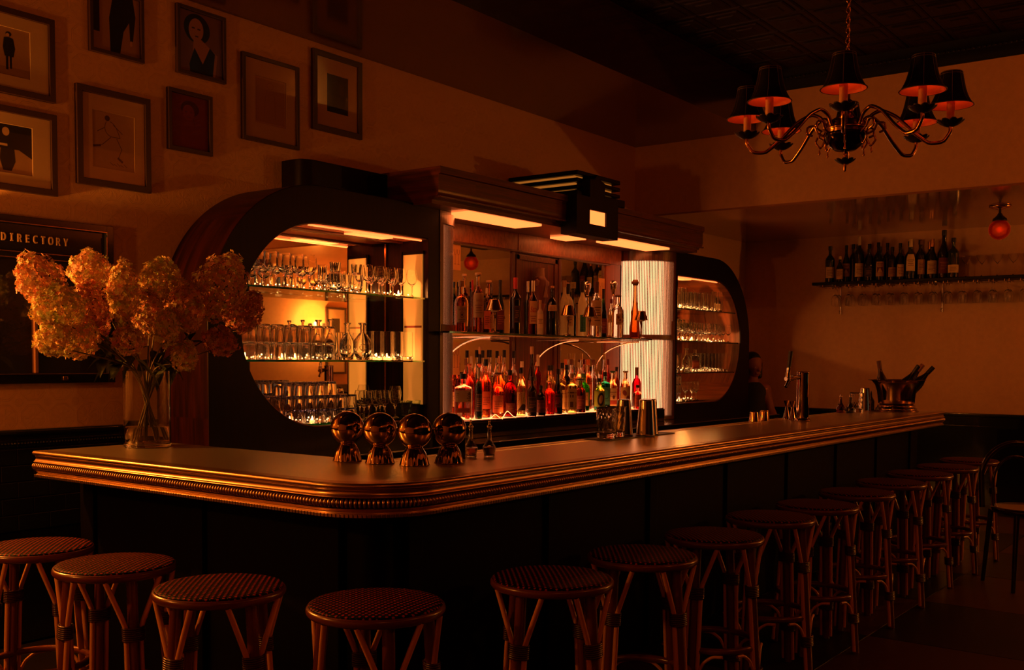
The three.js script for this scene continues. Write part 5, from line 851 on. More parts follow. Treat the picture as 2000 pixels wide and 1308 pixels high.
// left cabinet, middle shelf: stacked fluted tumblers upside down, flasks, highballs
for (const [j, v] of [4.285, 4.40].entries()) for (let i = 0; i < 7; i++) for (let k = 0; k < 2; k++) { const u = 3.495 + i * 0.092 + j * 0.042; if (j && u > 4.03) continue; placeGlass('fluted_tumbler', asMesh(RTf, j < 1 ? M.cutGlass : M.thin), [u, 1.288 + k * 0.0925, -v], i * 0.5, 'fluted tumbler, ' + (k ? 'upper' : 'lower') + ' of the ' + ORD[i] + ' ' + ['front', 'back'][j] + ' stack from left, left cabinet middle shelf', 'tumbler', k ? 'upper stacked tumblers' : 'lower stacked tumblers'); }
function flask(u, v, h, r, w, label) { const t = thing('glass_flask', label, 'flask', [u, w, -v], -0.7); part('flask_glass', sup([[0.001, 0.001], [r * 0.5, 0], [r * 0.62, 0.004], [r * 0.95, h * 0.2], [r, h * 0.36], [r * 0.86, h * 0.55], [r * 0.5, h * 0.68], [r * 0.26, h * 0.74], [r * 0.25, h * 0.92], [r * 0.46, h * 0.97], [r * 0.46, h], [r * 0.36, h], [r * 0.18, h * 0.93], [r * 0.19, h * 0.74], [r * 0.46, h * 0.655], [r * 0.8, h * 0.53], [r * 0.93, h * 0.36], [r * 0.88, h * 0.2], [r * 0.5, 0.014], [0.001, 0.013]], 2.2, 0.6, 32), M.glass, t); part('medallion', new THREE.TorusGeometry(r * 0.34, 0.0025, 6, 20).translate(0, h * 0.34, r * 0.595), M.glass, t); return t; }
flask(4.285, 4.262, 0.212, 0.0545, 1.288, 'round flask with medallion between the stacked tumblers and the highballs');
flask(4.107, 4.435, 0.226, 0.043, 1.288, 'flask behind the stacked tumblers, left of the three at the back');
flask(4.205, 4.44, 0.233, 0.043, 1.288, 'flask behind the stacked tumblers, middle of the three at the back');
flask(4.300, 4.40, 0.214, 0.046, 1.288, 'flask behind the medallion flask, right of the three at the back');
for (const [j, v] of [4.28, 4.39].entries()) for (let i = 0; i < 5; i++) { const u = 4.42 + i * 0.0875 + j * 0.03; if (u > 4.752) continue; placeGlass('highball_glass', asMesh(HB, j < 1 ? M.glass : M.thin), [u, 1.288, -v], 0, 'highball glass, ' + ORD[i] + ' from left in the ' + ['front', 'back'][j] + ' row, left cabinet middle shelf', 'highball glass', 'highballs, left cabinet middle shelf'); }
// left cabinet, bottom: bluish stacked tumblers, wine glasses, ribbed green tumblers
for (const [j, v] of [4.285, 4.40].entries()) for (let i = 0; i < 8; i++) for (let k = 0; k < 3; k++) { const u = 3.665 + i * 0.079 + j * 0.035 - (j === 2 ? 0.03 : 0); if (k === 2 && (i > 5 || i === 0)) continue; if (u < 3.78 && k < 1 && j === 0) continue; if (Math.hypot(u - 3.93 - (-0.036), 0.945 + 0.0745 * k - 1.473) > 0.535 && u < 3.93) continue; placeGlass('blue_tumbler', asMesh(BTf, j < 1 ? M.blueGlass : M.rowBlue), [u, 0.9455 + k * 0.0745, -v], i * 0.7, 'bluish tumbler, ' + ['lowest', 'second', 'topmost'][k] + ' of the ' + ORD[i] + ' ' + ['front', 'back'][j] + ' stack, left cabinet bottom shelf', 'tumbler', ['bottom', 'second', 'top'][k] + ' layer of bluish tumblers'); }
[[4.335, 4.30], [4.42, 4.285], [4.505, 4.30], [4.585, 4.29], [4.38, 4.38], [4.465, 4.39], [4.55, 4.38]].forEach(([u, v], i) => placeGlass('wine_glass', asMesh(WS, M.glass), [u, 0.9455, -v], 0, 'tulip wine glass, ' + (i < 4 ? ORD[i] + ' from left in front' : ORD[i - 4] + ' from left behind') + ', left cabinet bottom shelf', 'wine glass', 'tulip glasses, left cabinet bottom shelf'));
placeGlass('large_wine_glass', asMesh(WG, M.glass), [4.725, 0.9455, -4.42], 0, 'single large wine glass at the right of the left cabinet bottom shelf', 'wine glass');
[[4.65, 4.265], [4.735, 4.275]].forEach(([u, v], i) => { const t = thing('ribbed_tumbler', ['ribbed green tumbler, left of the pair on the left cabinet bottom shelf', 'ribbed green tumbler, right of the pair on the left cabinet bottom shelf'][i], 'tumbler', [u, 0.9455, -v]); const g = lathe(tumProf(0.10, 0.04, 0.78), 96), p = g.attributes.position; for (let q = 0; q < p.count; q++) { const x = p.getX(q), z = p.getZ(q), a = Math.atan2(z, x), k = 1 + 0.03 * Math.cos(a * 24); p.setX(q, x * k); p.setZ(q, z * k); } g.computeVertexNormals(); part('tumbler_wall', g, M.greenGlass, t); });
// right cabinet
const mug = lathe(tumProf(0.15, 0.0285, 0.9), 24), tall = lathe(tumProf(0.178, 0.024, 0.92), 24);
[[8.10, 4.30, 0], [8.165, 4.28, 0], [8.24, 4.28, 0], [8.13, 4.38, 0], [8.20, 4.39, 0]].forEach(([u, v], i) => placeGlass('tall_glass', asMesh(tall, M.glass), [u, 1.748, -v], 0, 'tall glass, ' + (i < 3 ? ORD[i] + ' from left in front' : ORD[i - 3] + ' from left behind') + ', right cabinet top shelf left end', 'glass', 'tall glasses, right cabinet top shelf'));
[[8.34, 4.28], [8.42, 4.29], [8.49, 4.28], [8.38, 4.38], [8.46, 4.38], [8.55, 4.37], [8.58, 4.28], [8.66, 4.28], [8.745, 4.29], [8.63, 4.38], [8.72, 4.38]].forEach(([u, v], i) => placeGlass('beer_mug', asMesh(mug, M.glass), [u, 1.748, -v], 0, 'thick tumbler, ' + ORD[i] + ' counted from the left, right cabinet top shelf middle', 'tumbler', 'tumblers, right cabinet top shelf'));
[[8.82, 4.28], [8.89, 4.29], [8.96, 4.28], [8.85, 4.38], [8.93, 4.38]].forEach(([u, v], i) => placeGlass('tall_glass', asMesh(tall, M.glass), [u, 1.748, -v], 0, 'tall glass, ' + (i < 3 ? ORD[i] + ' in front' : ORD[i - 3] + ' behind') + ' at the right part of the right cabinet top shelf', 'glass', 'tall glasses right, right cabinet top shelf'));
bottle('liquor_bottle', 'small dark bottle with pale label at the right end of the right cabinet top shelf', 'bottle', [9.07, 1.748, -4.36], -0.9, 0.14, 0.03, 'squat', 'black', 'black', 'cream:0.15:0.55');
for (const [j, v] of [4.28, 4.39].entries()) for (let i = 0; i < 11; i++) { const u = 8.09 + i * 0.105 + j * 0.05; if (u > 9.22) continue; placeGlass(i < 3 ? 'large_wine_glass' : 'wine_glass', i < 3 ? asMesh(WG, M.glass) : asMesh(WS, j < 1 ? M.glass : M.thin), [u, 1.468, -v], 0, (i < 3 ? 'large wine glass, ' : 'small wine glass, ') + ORD[i] + ' from left in the ' + ['front', 'back'][j] + ' row, right cabinet second shelf', 'wine glass', i < 3 ? 'large wine glasses, right cabinet' : 'small wine glasses, right cabinet'); }
flask(8.16, 4.33, 0.249, 0.054, 1.195, 'biggest carafe at the left of the right cabinet third shelf');
flask(8.30, 4.28, 0.210, 0.042, 1.195, 'middle carafe on the right cabinet third shelf');
bottle('liquor_bottle', 'clear square bottle with red and black label, right cabinet third shelf', 'bottle', [8.435, 1.195, -4.265], -0.9, 0.205, 0.039, 'square', 'clear', '', 'rust:0.15:0.5:0.6');
for (const [j, v] of [4.28, 4.385].entries()) for (let i = 0; i < 8; i++) { const u = 8.54 + i * 0.0735 + j * 0.03; if (u > 9.10) continue; placeGlass('highball_glass', asMesh(HB, j < 1 ? M.glass : M.thin), [u, 1.195, -v], 0, 'highball glass, ' + ORD[i] + ' from left in the ' + ['front', 'back'][j] + ' row, right cabinet third shelf', 'highball glass', 'highballs, right cabinet third shelf'); }
for (const [i, [u, v]] of [[8.10, 4.28], [8.18, 4.30], [8.12, 4.38]].entries()) for (let k = 0; k < 3; k++) placeGlass('blue_tumbler', asMesh(BTf, M.blueGlass), [u, 0.9455 + k * 0.0745, -v], 0.3, ['bottom', 'middle', 'top'].map(x => 'bluish tumbler, ' + x + ' of the ' + ['left', 'right', 'rear'][i] + ' stack, right cabinet bottom shelf')[k], 'tumbler', ['bottom', 'middle', 'top'][k] + ' bluish tumblers, right cabinet');
[[8.31, 4.29], [8.40, 4.27], [8.49, 4.28], [8.36, 4.38]].forEach(([u, v], i) => placeGlass('wine_glass', asMesh(WS, M.glass), [u, 0.9455, -v], 0, 'small wine glass, ' + ['left', 'middle', 'right', 'rear'][i] + ' one on the right cabinet bottom shelf', 'wine glass', 'wine glasses, right cabinet bottom shelf'));
// strings of tiny lights laid along the shelves between the rows
{
  const ledM = std({ color: lin(1, 0.6, 0.3), emissive: lin(1, 0.42, 0.12), emissiveIntensity: 14 }), wireM = std({ color: lin(0.5, 0.25, 0.08), roughness: 0.3, metalness: 0.8 });
  const led = new THREE.SphereGeometry(0.0034, 8, 6);
  function stringLights(u0, u1, w, v, n, label, amp = 0.012) {
    const t = thing('string_lights', label, 'string lights', [(u0 + u1) / 2, w, -v]), pts = [];
    for (let i = 0; i <= n * 2; i++) { const x = -(u1 - u0) / 2 + (u1 - u0) * i / (n * 2); pts.push(V3(x, 0.004 + (i % 2 ? amp * rr(0.6, 1.4) : 0), rr(-0.018, 0.018))); }
    part('wire', tube(pts, 0.0006, n * 8, 4), wireM, t);
    for (let i = 1; i < n * 2; i += 2) part('bulb', led, ledM, t).position.copy(pts[i]);
    pointLight([1, 0.34, 0.08], 0.12, V3(-(u1 - u0) / 4, 0.03, 0), 0.2, t); pointLight([1, 0.34, 0.08], 0.12, V3((u1 - u0) / 4, 0.03, 0), 0.2, t);
  }
  stringLights(3.47, 4.15, 1.6675, 4.342, 16, 'string of tiny lights among the large wine glasses, left cabinet top shelf');
  stringLights(4.15, 4.76, 1.6675, 4.332, 15, 'string of tiny lights among the tulip glasses, left cabinet top shelf');
  stringLights(3.46, 4.10, 1.2885, 4.342, 18, 'string of tiny lights behind the stacked tumblers, left cabinet middle shelf');
  stringLights(4.36, 4.76, 1.2885, 4.335, 11, 'string of tiny lights behind the highballs, left cabinet middle shelf');
  stringLights(3.84, 4.26, 0.9455, 4.342, 12, 'string of tiny lights behind the bluish tumblers, left cabinet bottom shelf');
  stringLights(8.06, 8.98, 1.7485, 4.335, 20, 'string of tiny lights, right cabinet top shelf');
  stringLights(8.06, 9.16, 1.4685, 4.335, 22, 'string of tiny lights, right cabinet second shelf');
  stringLights(8.06, 9.06, 1.1955, 4.335, 20, 'string of tiny lights, right cabinet third shelf');
  stringLights(8.06, 8.50, 0.9455, 4.335, 9, 'string of tiny lights, right cabinet bottom shelf');
  const t = thing('string_lights', 'looped glowing light wire on the ledge before the orange bottles', 'string lights', [5.44, LEDGE, -4.128]);
  const loop = [V3(-0.14, 0.003, 0), V3(-0.09, 0.03, 0.004), V3(-0.04, 0.004, 0.006), V3(0.0, 0.012, 0), V3(0.05, 0.046, -0.004), V3(0.10, 0.012, 0.004), V3(0.14, 0.003, 0.0)];
  part('glowing_wire', tube(loop, 0.0016, 60, 6), std({ color: lin(1, 0.6, 0.3), emissive: lin(1, 0.40, 0.12), emissiveIntensity: 4 }), t);
  pointLight([1, 0.34, 0.08], 0.02, V3(0, 0.03, 0.012), 0.15, t);
}
// tea lights between the glasses
{
  let n = 0; const spots = [[3.500, 1.2885, 4.33, 'left end of the left cabinet middle shelf'], [3.755, 1.2885, 4.33, 'second from the left on the left cabinet middle shelf'], [3.845, 1.2885, 4.33, 'third from the left on the left cabinet middle shelf'], [4.46, 1.2885, 4.325, 'behind the left highball, left cabinet middle shelf'], [4.55, 1.2885, 4.325, 'behind the second highball, left cabinet middle shelf'], [4.65, 1.6675, 4.325, 'among the tulip glasses, left cabinet top shelf'], [4.12, 1.6675, 4.325, 'among the stemless glasses, left cabinet top shelf'], [3.80, 0.9455, 4.33, 'left one on the left cabinet bottom shelf'], [3.965, 0.9455, 4.33, 'right one on the left cabinet bottom shelf'], [8.475, 1.4685, 4.325, 'bright one on the right cabinet second shelf'], [8.30, 1.4685, 4.32, 'left one on the right cabinet second shelf'], [8.80, 1.4685, 4.32, 'right one on the right cabinet second shelf'], [8.30, 0.9455, 4.34, 'right cabinet bottom shelf'], [8.08, 1.1955, 4.30, 'right cabinet third shelf'], [8.25, 1.7485, 4.33, 'right cabinet top shelf']];
  for (const [u, w, v, d] of spots) {
    const t = thing('tea_light', 'lit tea light, ' + d, 'candle', [u, w, -v], 0, 'tea lights');
    part('wax', lathe([[0.001, 0], [0.016, 0], [0.0165, 0.001], [0.0165, 0.014], [0.015, 0.0145], [0.001, 0.012]], 18), M.wax, t);
    part('flame', lathe([[0.001, 0.015], [0.0042, 0.019], [0.0048, 0.024], [0.003, 0.032], [0.0002, 0.040]], 10), M.flame, t);
    pointLight([1, 0.30, 0.06], 0.2, V3(0, 0.025, 0), 0.2, t);
  }
}

// ------------------------------------------------------------------ things on the bar counter
const CT = 0.9278;
[[2.672, 2.735, 'leftmost of the four on the bar'], [2.688, 2.588, 'second from left of the four on the bar'], [2.712, 2.445, 'third from left of the four on the bar'], [2.852, 2.405, 'rightmost of four, beside the black holder']].forEach(([u, v, d], i) => {
  const t = thing('orb_cup', 'polished copper orb vessel on ridged foot, ' + d, 'orb vessel', [u, CT, -v], i, 'copper orbs on the bar');
  part('orb', T(new THREE.SphereGeometry(0.0612, 48, 32), 0, 0.119, 0), M.copper, t);
  const f = sup([[0.026, 0.064], [0.030, 0.060], [0.040, 0.042], [0.046, 0.022], [0.0495, 0.006], [0.0505, 0.002], [0.050, 0], [0.047, 0.001], [0.042, 0.022], [0.034, 0.044], [0.024, 0.06]].reverse(), 2, 1, 72);
  const p = f.attributes.position; for (let q = 0; q < p.count; q++) { const x = p.getX(q), z = p.getZ(q), a = Math.atan2(z, x), y = p.getY(q), k = 1 + 0.045 * Math.cos(a * 18) * (1 - y / 0.066) + 0.012 * Math.cos(a * 18) * Math.cos(y * 700); p.setX(q, x * k); p.setZ(q, z * k); } f.computeVertexNormals();
  part('foot', f, M.copper, t);
});
solo('menu_holder', box(0.055, 0.085, 0.032, 0, 0.0425, 0, 0.004), M.blackGloss, 'small black holder between the rightmost copper orb and the decanters', 'holder', [2.965, CT, -2.462], -0.5);
[[3.075, 2.487, 0.6, 'empty of the two, standing behind left', 'gold'], [3.125, 2.437, 0.2, 'filled with dark liquid, in front right', null]].forEach(([u, v, a, d, k], i) => {
  const t = thing('dasher_bottle', 'small flared glass bitters bottle, ' + d, 'bitters bottle', [u, CT, -v], a);
  const pr = [[0.001, 0.0005], [0.021, 0], [0.0225, 0.003], [0.0215, 0.012], [0.0275, 0.034], [0.0265, 0.038], [0.015, 0.056], [0.0085, 0.072], [0.0075, 0.10], [0.0085, 0.108], [0.0085, 0.112]];
  part('bottle_glass', lathe([...pr, [0.0068, 0.112], [0.0062, 0.10], [0.007, 0.073], [0.0135, 0.056], [0.0245, 0.037], [0.0255, 0.034], [0.0195, 0.013], [0.019, 0.006], [0.001, 0.005]], 8), M.glass, t);
  part('liquid', lathe([[0.001, 0.0055], [0.0185, 0.0062], [0.019, 0.013], [0.0248, 0.034], [i ? 0.0232 : 0.0, i ? 0.0372 : 0.034], [0.001, i ? 0.0372 : 0.034]].slice(0, i ? 6 : 4).concat(i ? [] : [[0.001, 0.034]]), 8), i ? std({ color: lin(0.012, 0.004, 0.002), roughness: 0.1 }) : bottleGlass('brown'), t);
  part('stopper', lathe([[0.004, 0.108], [0.0095, 0.112], [0.0105, 0.117], [0.006, 0.121], [0.003, 0.126], [0.0045, 0.133], [0.0035, 0.138], [0.001, 0.139]], 14), M.chrome, t);
});
{ // bar mat under the mixing glasses and tins
  const m = thing('bar_mat', 'thin dark bar mat lying on the counter under the tins', 'bar mat', [4.42, CT, -2.57]);
  part('mat', box(0.62, 0.004, 0.13, 0, 0.002, 0, 0.0018), std({ color: lin(0.05, 0.025, 0.012), roughness: 0.5 }), m); part('rim', merge([box(0.63, 0.005, 0.006, 0, 0.0025, 0.066), box(0.63, 0.005, 0.006, 0, 0.0025, -0.066), box(0.006, 0.005, 0.13, 0.313, 0.0025, 0), box(0.006, 0.005, 0.13, -0.313, 0.0025, 0)]), M.black, m);
}
{ // cut-glass mixing glasses
  const mg = (() => { const g = lathe([[0.001, 0], [0.043, 0], [0.045, 0.003], [0.045, 0.010], [0.0455, 0.014], [0.0475, 0.05], [0.0485, 0.10], [0.049, 0.142], [0.0475, 0.1445], [0.0455, 0.143], [0.0445, 0.10], [0.0425, 0.03], [0.040, 0.024], [0.001, 0.023]], 64); const p = g.attributes.position; for (let q = 0; q < p.count; q++) { const x = p.getX(q), z = p.getZ(q), y = p.getY(q), r = Math.hypot(x, z); } return g; })();
  // diamond-cut outer wall
  const wall = []; const rows = 22, cols = 48, pos = [], idx = [];
  const R0 = y => 0.0452 + 0.0036 * y / 0.142;
  for (let j = 0; j <= rows; j++) for (let i = 0; i <= cols; i++) { const y = 0.014 + (0.132 - 0.014) * j / rows, a = i / cols * Math.PI * 2, k = ((i + j) % 2 ? 0.0013 : -0.0012) * (j > 0 && j < rows ? 1 : 0); pos.push((R0(y) + k) * Math.cos(a), y, (R0(y) + k) * Math.sin(a)); }
  const cut = lathe([[0.001, 0], [0.043, 0], [0.045, 0.003], [0.045, 0.012], ...[...Array(21)].map((_, j) => [R0(0.014 + 0.0056 * j) + (j % 2 ? 0.0006 : -0.0002), 0.014 + 0.0056 * j]), [0.0488, 0.136], [0.049, 0.142], [0.0475, 0.1445], [0.0455, 0.143], [0.0445, 0.10], [0.0425, 0.03], [0.040, 0.024], [0.001, 0.023]], 64);
  { const p = cut.attributes.position; for (let q = 0; q < p.count; q++) { const x = p.getX(q), z = p.getZ(q), y = p.getY(q), r = Math.hypot(x, z); if (r > 0.0447 && y > 0.013 && y < 0.131) { const a = Math.atan2(z, x), k = 1 + 0.010 * Math.cos(a * 16 + y * 180) ; p.setX(q, x * k); p.setZ(q, z * k); } } cut.computeVertexNormals(); }
  [[4.178, 2.563, CT, 'mixing glass with cut diamond pattern, left one in front of the tins', 'front'], [4.295, 2.585, CT, 'mixing glass with cut diamond pattern, right one beside the tins', 'x'], [7.62, 2.545, CT, 'cut mixing glass beside the steel tin near the champagne bucket', 'y']].forEach(([u, v, w, l], i) => { const t = thing('mixing_glass', l, 'mixing glass', [u, w + (i < 2 ? 0.0055 : 0), -v], i); part('cut_glass', cut, M.glass, t); part('spout', new THREE.ConeGeometry(0.006, 0.018, 8).rotateX(Math.PI / 2.2).translate(0, 0.141, 0.053), M.glass, t); });
}
{ // shaker tins turned upside down
  const tin = () => lathe([[0.046, 0.0], [0.0475, 0.001], [0.0475, 0.004], [0.046, 0.006], [0.0335, 0.168], [0.0325, 0.172], [0.030, 0.174], [0.001, 0.1735]], 40);
  [[4.42, 2.615, 'steel shaker tin upside down, left one behind the mixing glasses'], [4.475, 2.522, 'steel shaker tin upside down, middle one in front'], [4.575, 2.560, 'steel shaker tin upside down, right one at the mat edge'], [7.86, 2.565, 'steel shaker tin upside down near the champagne bucket']].forEach(([u, v, l], i) => { const t = thing('shaker_tin', l, 'shaker tin', [u, CT + (i < 3 ? 0.0055 : 0), -v], i); part('tin_wall', tin(), M.steel, t); part('rolled_rim', new THREE.TorusGeometry(0.0468, 0.0016, 8, 40).rotateX(Math.PI / 2).translate(0, 0.002, 0), M.chrome, t); });
}
[[5.99, 2.625, 'leftmost'], [6.115, 2.615, 'middle'], [6.23, 2.66, 'rightmost']].forEach(([u, v, d]) => { const t = thing('shot_cup', 'small metal cup upside down on the bar, ' + d + ' of three', 'cup', [u, CT, -v]); part('cup_wall', lathe([[0.030, 0], [0.031, 0.001], [0.024, 0.058], [0.022, 0.061], [0.001, 0.061]], 28), M.brass, t); part('rolled_rim', new THREE.TorusGeometry(0.0302, 0.0012, 6, 28).rotateX(Math.PI / 2).translate(0, 0.0015, 0), M.brass, t); });
[[6.428, 2.596, 'left one'], [6.340, 2.522, 'right one, beside the tap']].forEach(([u, v, d]) => { const t = thing('jigger', 'tall two-ended measuring jigger by the beer tap, ' + d, 'jigger', [u, CT, -v]); part('large_cup', lathe([[0.021, 0], [0.022, 0.001], [0.007, 0.078], [0.006, 0.08]], 24), M.copper, t); part('small_cup', lathe([[0.006, 0.08], [0.008, 0.084], [0.0195, 0.118], [0.0185, 0.118], [0.006, 0.084]], 24), M.copper, t); });
{ // beer tap
  const t = thing('beer_tap', 'polished column beer tap with black handle on the far bar', 'beer tap', [6.30, CT, -2.44], 0.0);
  part('base_flange', lathe([[0.001, 0], [0.050, 0], [0.051, 0.004], [0.046, 0.012], [0.0395, 0.018], [0.001, 0.018]], 36), M.copper, t);
  part('column', lathe([[0.0385, 0.016], [0.0385, 0.292], [0.0395, 0.294], [0.0395, 0.303], [0.036, 0.307], [0.001, 0.307]], 40), M.copper, t);
  const dir = V3(-0.42, 0, -0.9).normalize(), q = (d, y) => V3(dir.x * d, y, dir.z * d);
  const ddir = V3(-0.95, 0, -0.3).normalize(), Q = (d, y) => V3(ddir.x * d, y, ddir.z * d);
  part('shank', rod(Q(0.03, 0.27), Q(0.11, 0.27), 0.0135, 0.0135, 16), M.copper, t);
  const f = part('faucet', merge([tube([Q(0.09, 0.27), Q(0.115, 0.266), Q(0.14, 0.245), Q(0.165, 0.212)], 0.0105, 14, 10), rod(Q(0.10, 0.262), Q(0.165, 0.262), 0.014, 0.013, 14), rod(Q(0.146, 0.25), Q(0.146, 0.30), 0.0165, 0.014, 14)]), M.copper, t);
  part('handle', merge([rod(Q(0.142, 0.296), Q(0.138, 0.345), 0.007, 0.010, 10), rod(Q(0.138, 0.335), Q(0.122, 0.43), 0.012, 0.015, 10)]), M.black, t);
  part('ferrule', rod(Q(0.145, 0.292), Q(0.140, 0.328), 0.009, 0.012, 12), M.chrome, t);
}
[[7.47, 2.61, 'left one'], [7.53, 2.56, 'right one']].forEach(([u, v, d], i) => { const t = thing('dasher_bottle', 'dark flared bitters bottle near the champagne bucket, ' + d, 'bitters bottle', [u, CT, -v], i); part('bottle_glass', lathe([[0.001, 0], [0.03, 0], [0.031, 0.01], [0.036, 0.034], [0.02, 0.056], [0.0105, 0.075], [0.0095, 0.105], [0.011, 0.112], [0.001, 0.113]], 8), bottleGlass(i ? 'black' : 'brown'), t); part('stopper', lathe([[0.008, 0.112], [0.014, 0.116], [0.006, 0.122], [0.007, 0.13], [0.001, 0.136]], 12), M.chrome, t); });
{ const t = thing('pour_bottle', 'small black pointed bottle just left of the champagne bucket', 'bottle', [8.02, CT, -2.57]); part('bottle_glass', lathe([[0.001, 0], [0.027, 0], [0.028, 0.005], [0.028, 0.07], [0.010, 0.105], [0.008, 0.13], [0.003, 0.15], [0.001, 0.15]], 20), bottleGlass('black'), t); }
{ // champagne bucket and bottles
  const BP = [7.985, CT, -2.37], t = thing('champagne_bucket', 'wide pewter champagne bucket with stepped foot at the far bar end', 'ice bucket', BP);
  const bm = std({ color: lin(0.42, 0.27, 0.16), roughness: 0.22, metalness: 1, roughnessMap: roughTex });
  part('bowl', lathe([[0.001, 0.052], [0.115, 0.052], [0.128, 0.062], [0.132, 0.09], [0.140, 0.15], [0.155, 0.20], [0.178, 0.228], [0.205, 0.234], [0.206, 0.238], [0.176, 0.235], [0.150, 0.204], [0.134, 0.15], [0.126, 0.09], [0.110, 0.07], [0.001, 0.068]], 56), bm, t);
  part('foot', lathe([[0.001, 0], [0.158, 0], [0.160, 0.003], [0.158, 0.008], [0.148, 0.012], [0.146, 0.020], [0.149, 0.024], [0.138, 0.030], [0.133, 0.042], [0.136, 0.046], [0.124, 0.054], [0.001, 0.054]], 56), M.copper, t);
  part('ring_handle', new THREE.TorusGeometry(0.03, 0.005, 8, 24).rotateY(-0.9).translate(0.125, 0.185, 0.10), bm, t);
  const cham = (label, base, tip, gk, cap) => { const o = bottle('champagne_bottle', label, 'champagne bottle', [BP[0] + base[0], BP[1] + base[1], BP[2] + base[2]], 0, 0.31, 0.042, 'burg', gk, cap, ''); o.quaternion.setFromUnitVectors(V3(0, 1, 0), V3(...tip).normalize()); };
  cham('champagne bottle standing at the left of the bucket, brown neck', [-0.03, 0.072, -0.075], [-0.05, 1, -0.16], 'darkbrown', 'brown:capsule');
  cham('champagne bottle leaning right in the bucket, black neck reaching farthest right', [0.0, 0.10, 0.05], [0.17, 0.74, 0.62], 'black', 'black:capsule');
  cham('champagne bottle leaning right in the bucket, copper foil neck', [0.06, 0.095, -0.01], [0.22, 0.80, 0.50], 'darkbrown', 'copper:capsule');
  cham('champagne bottle lying lowest in the bucket, dark neck beside the copper one', [-0.065, 0.088, 0.0], [-0.02, 0.76, 0.52], 'black', 'black:capsule');
}

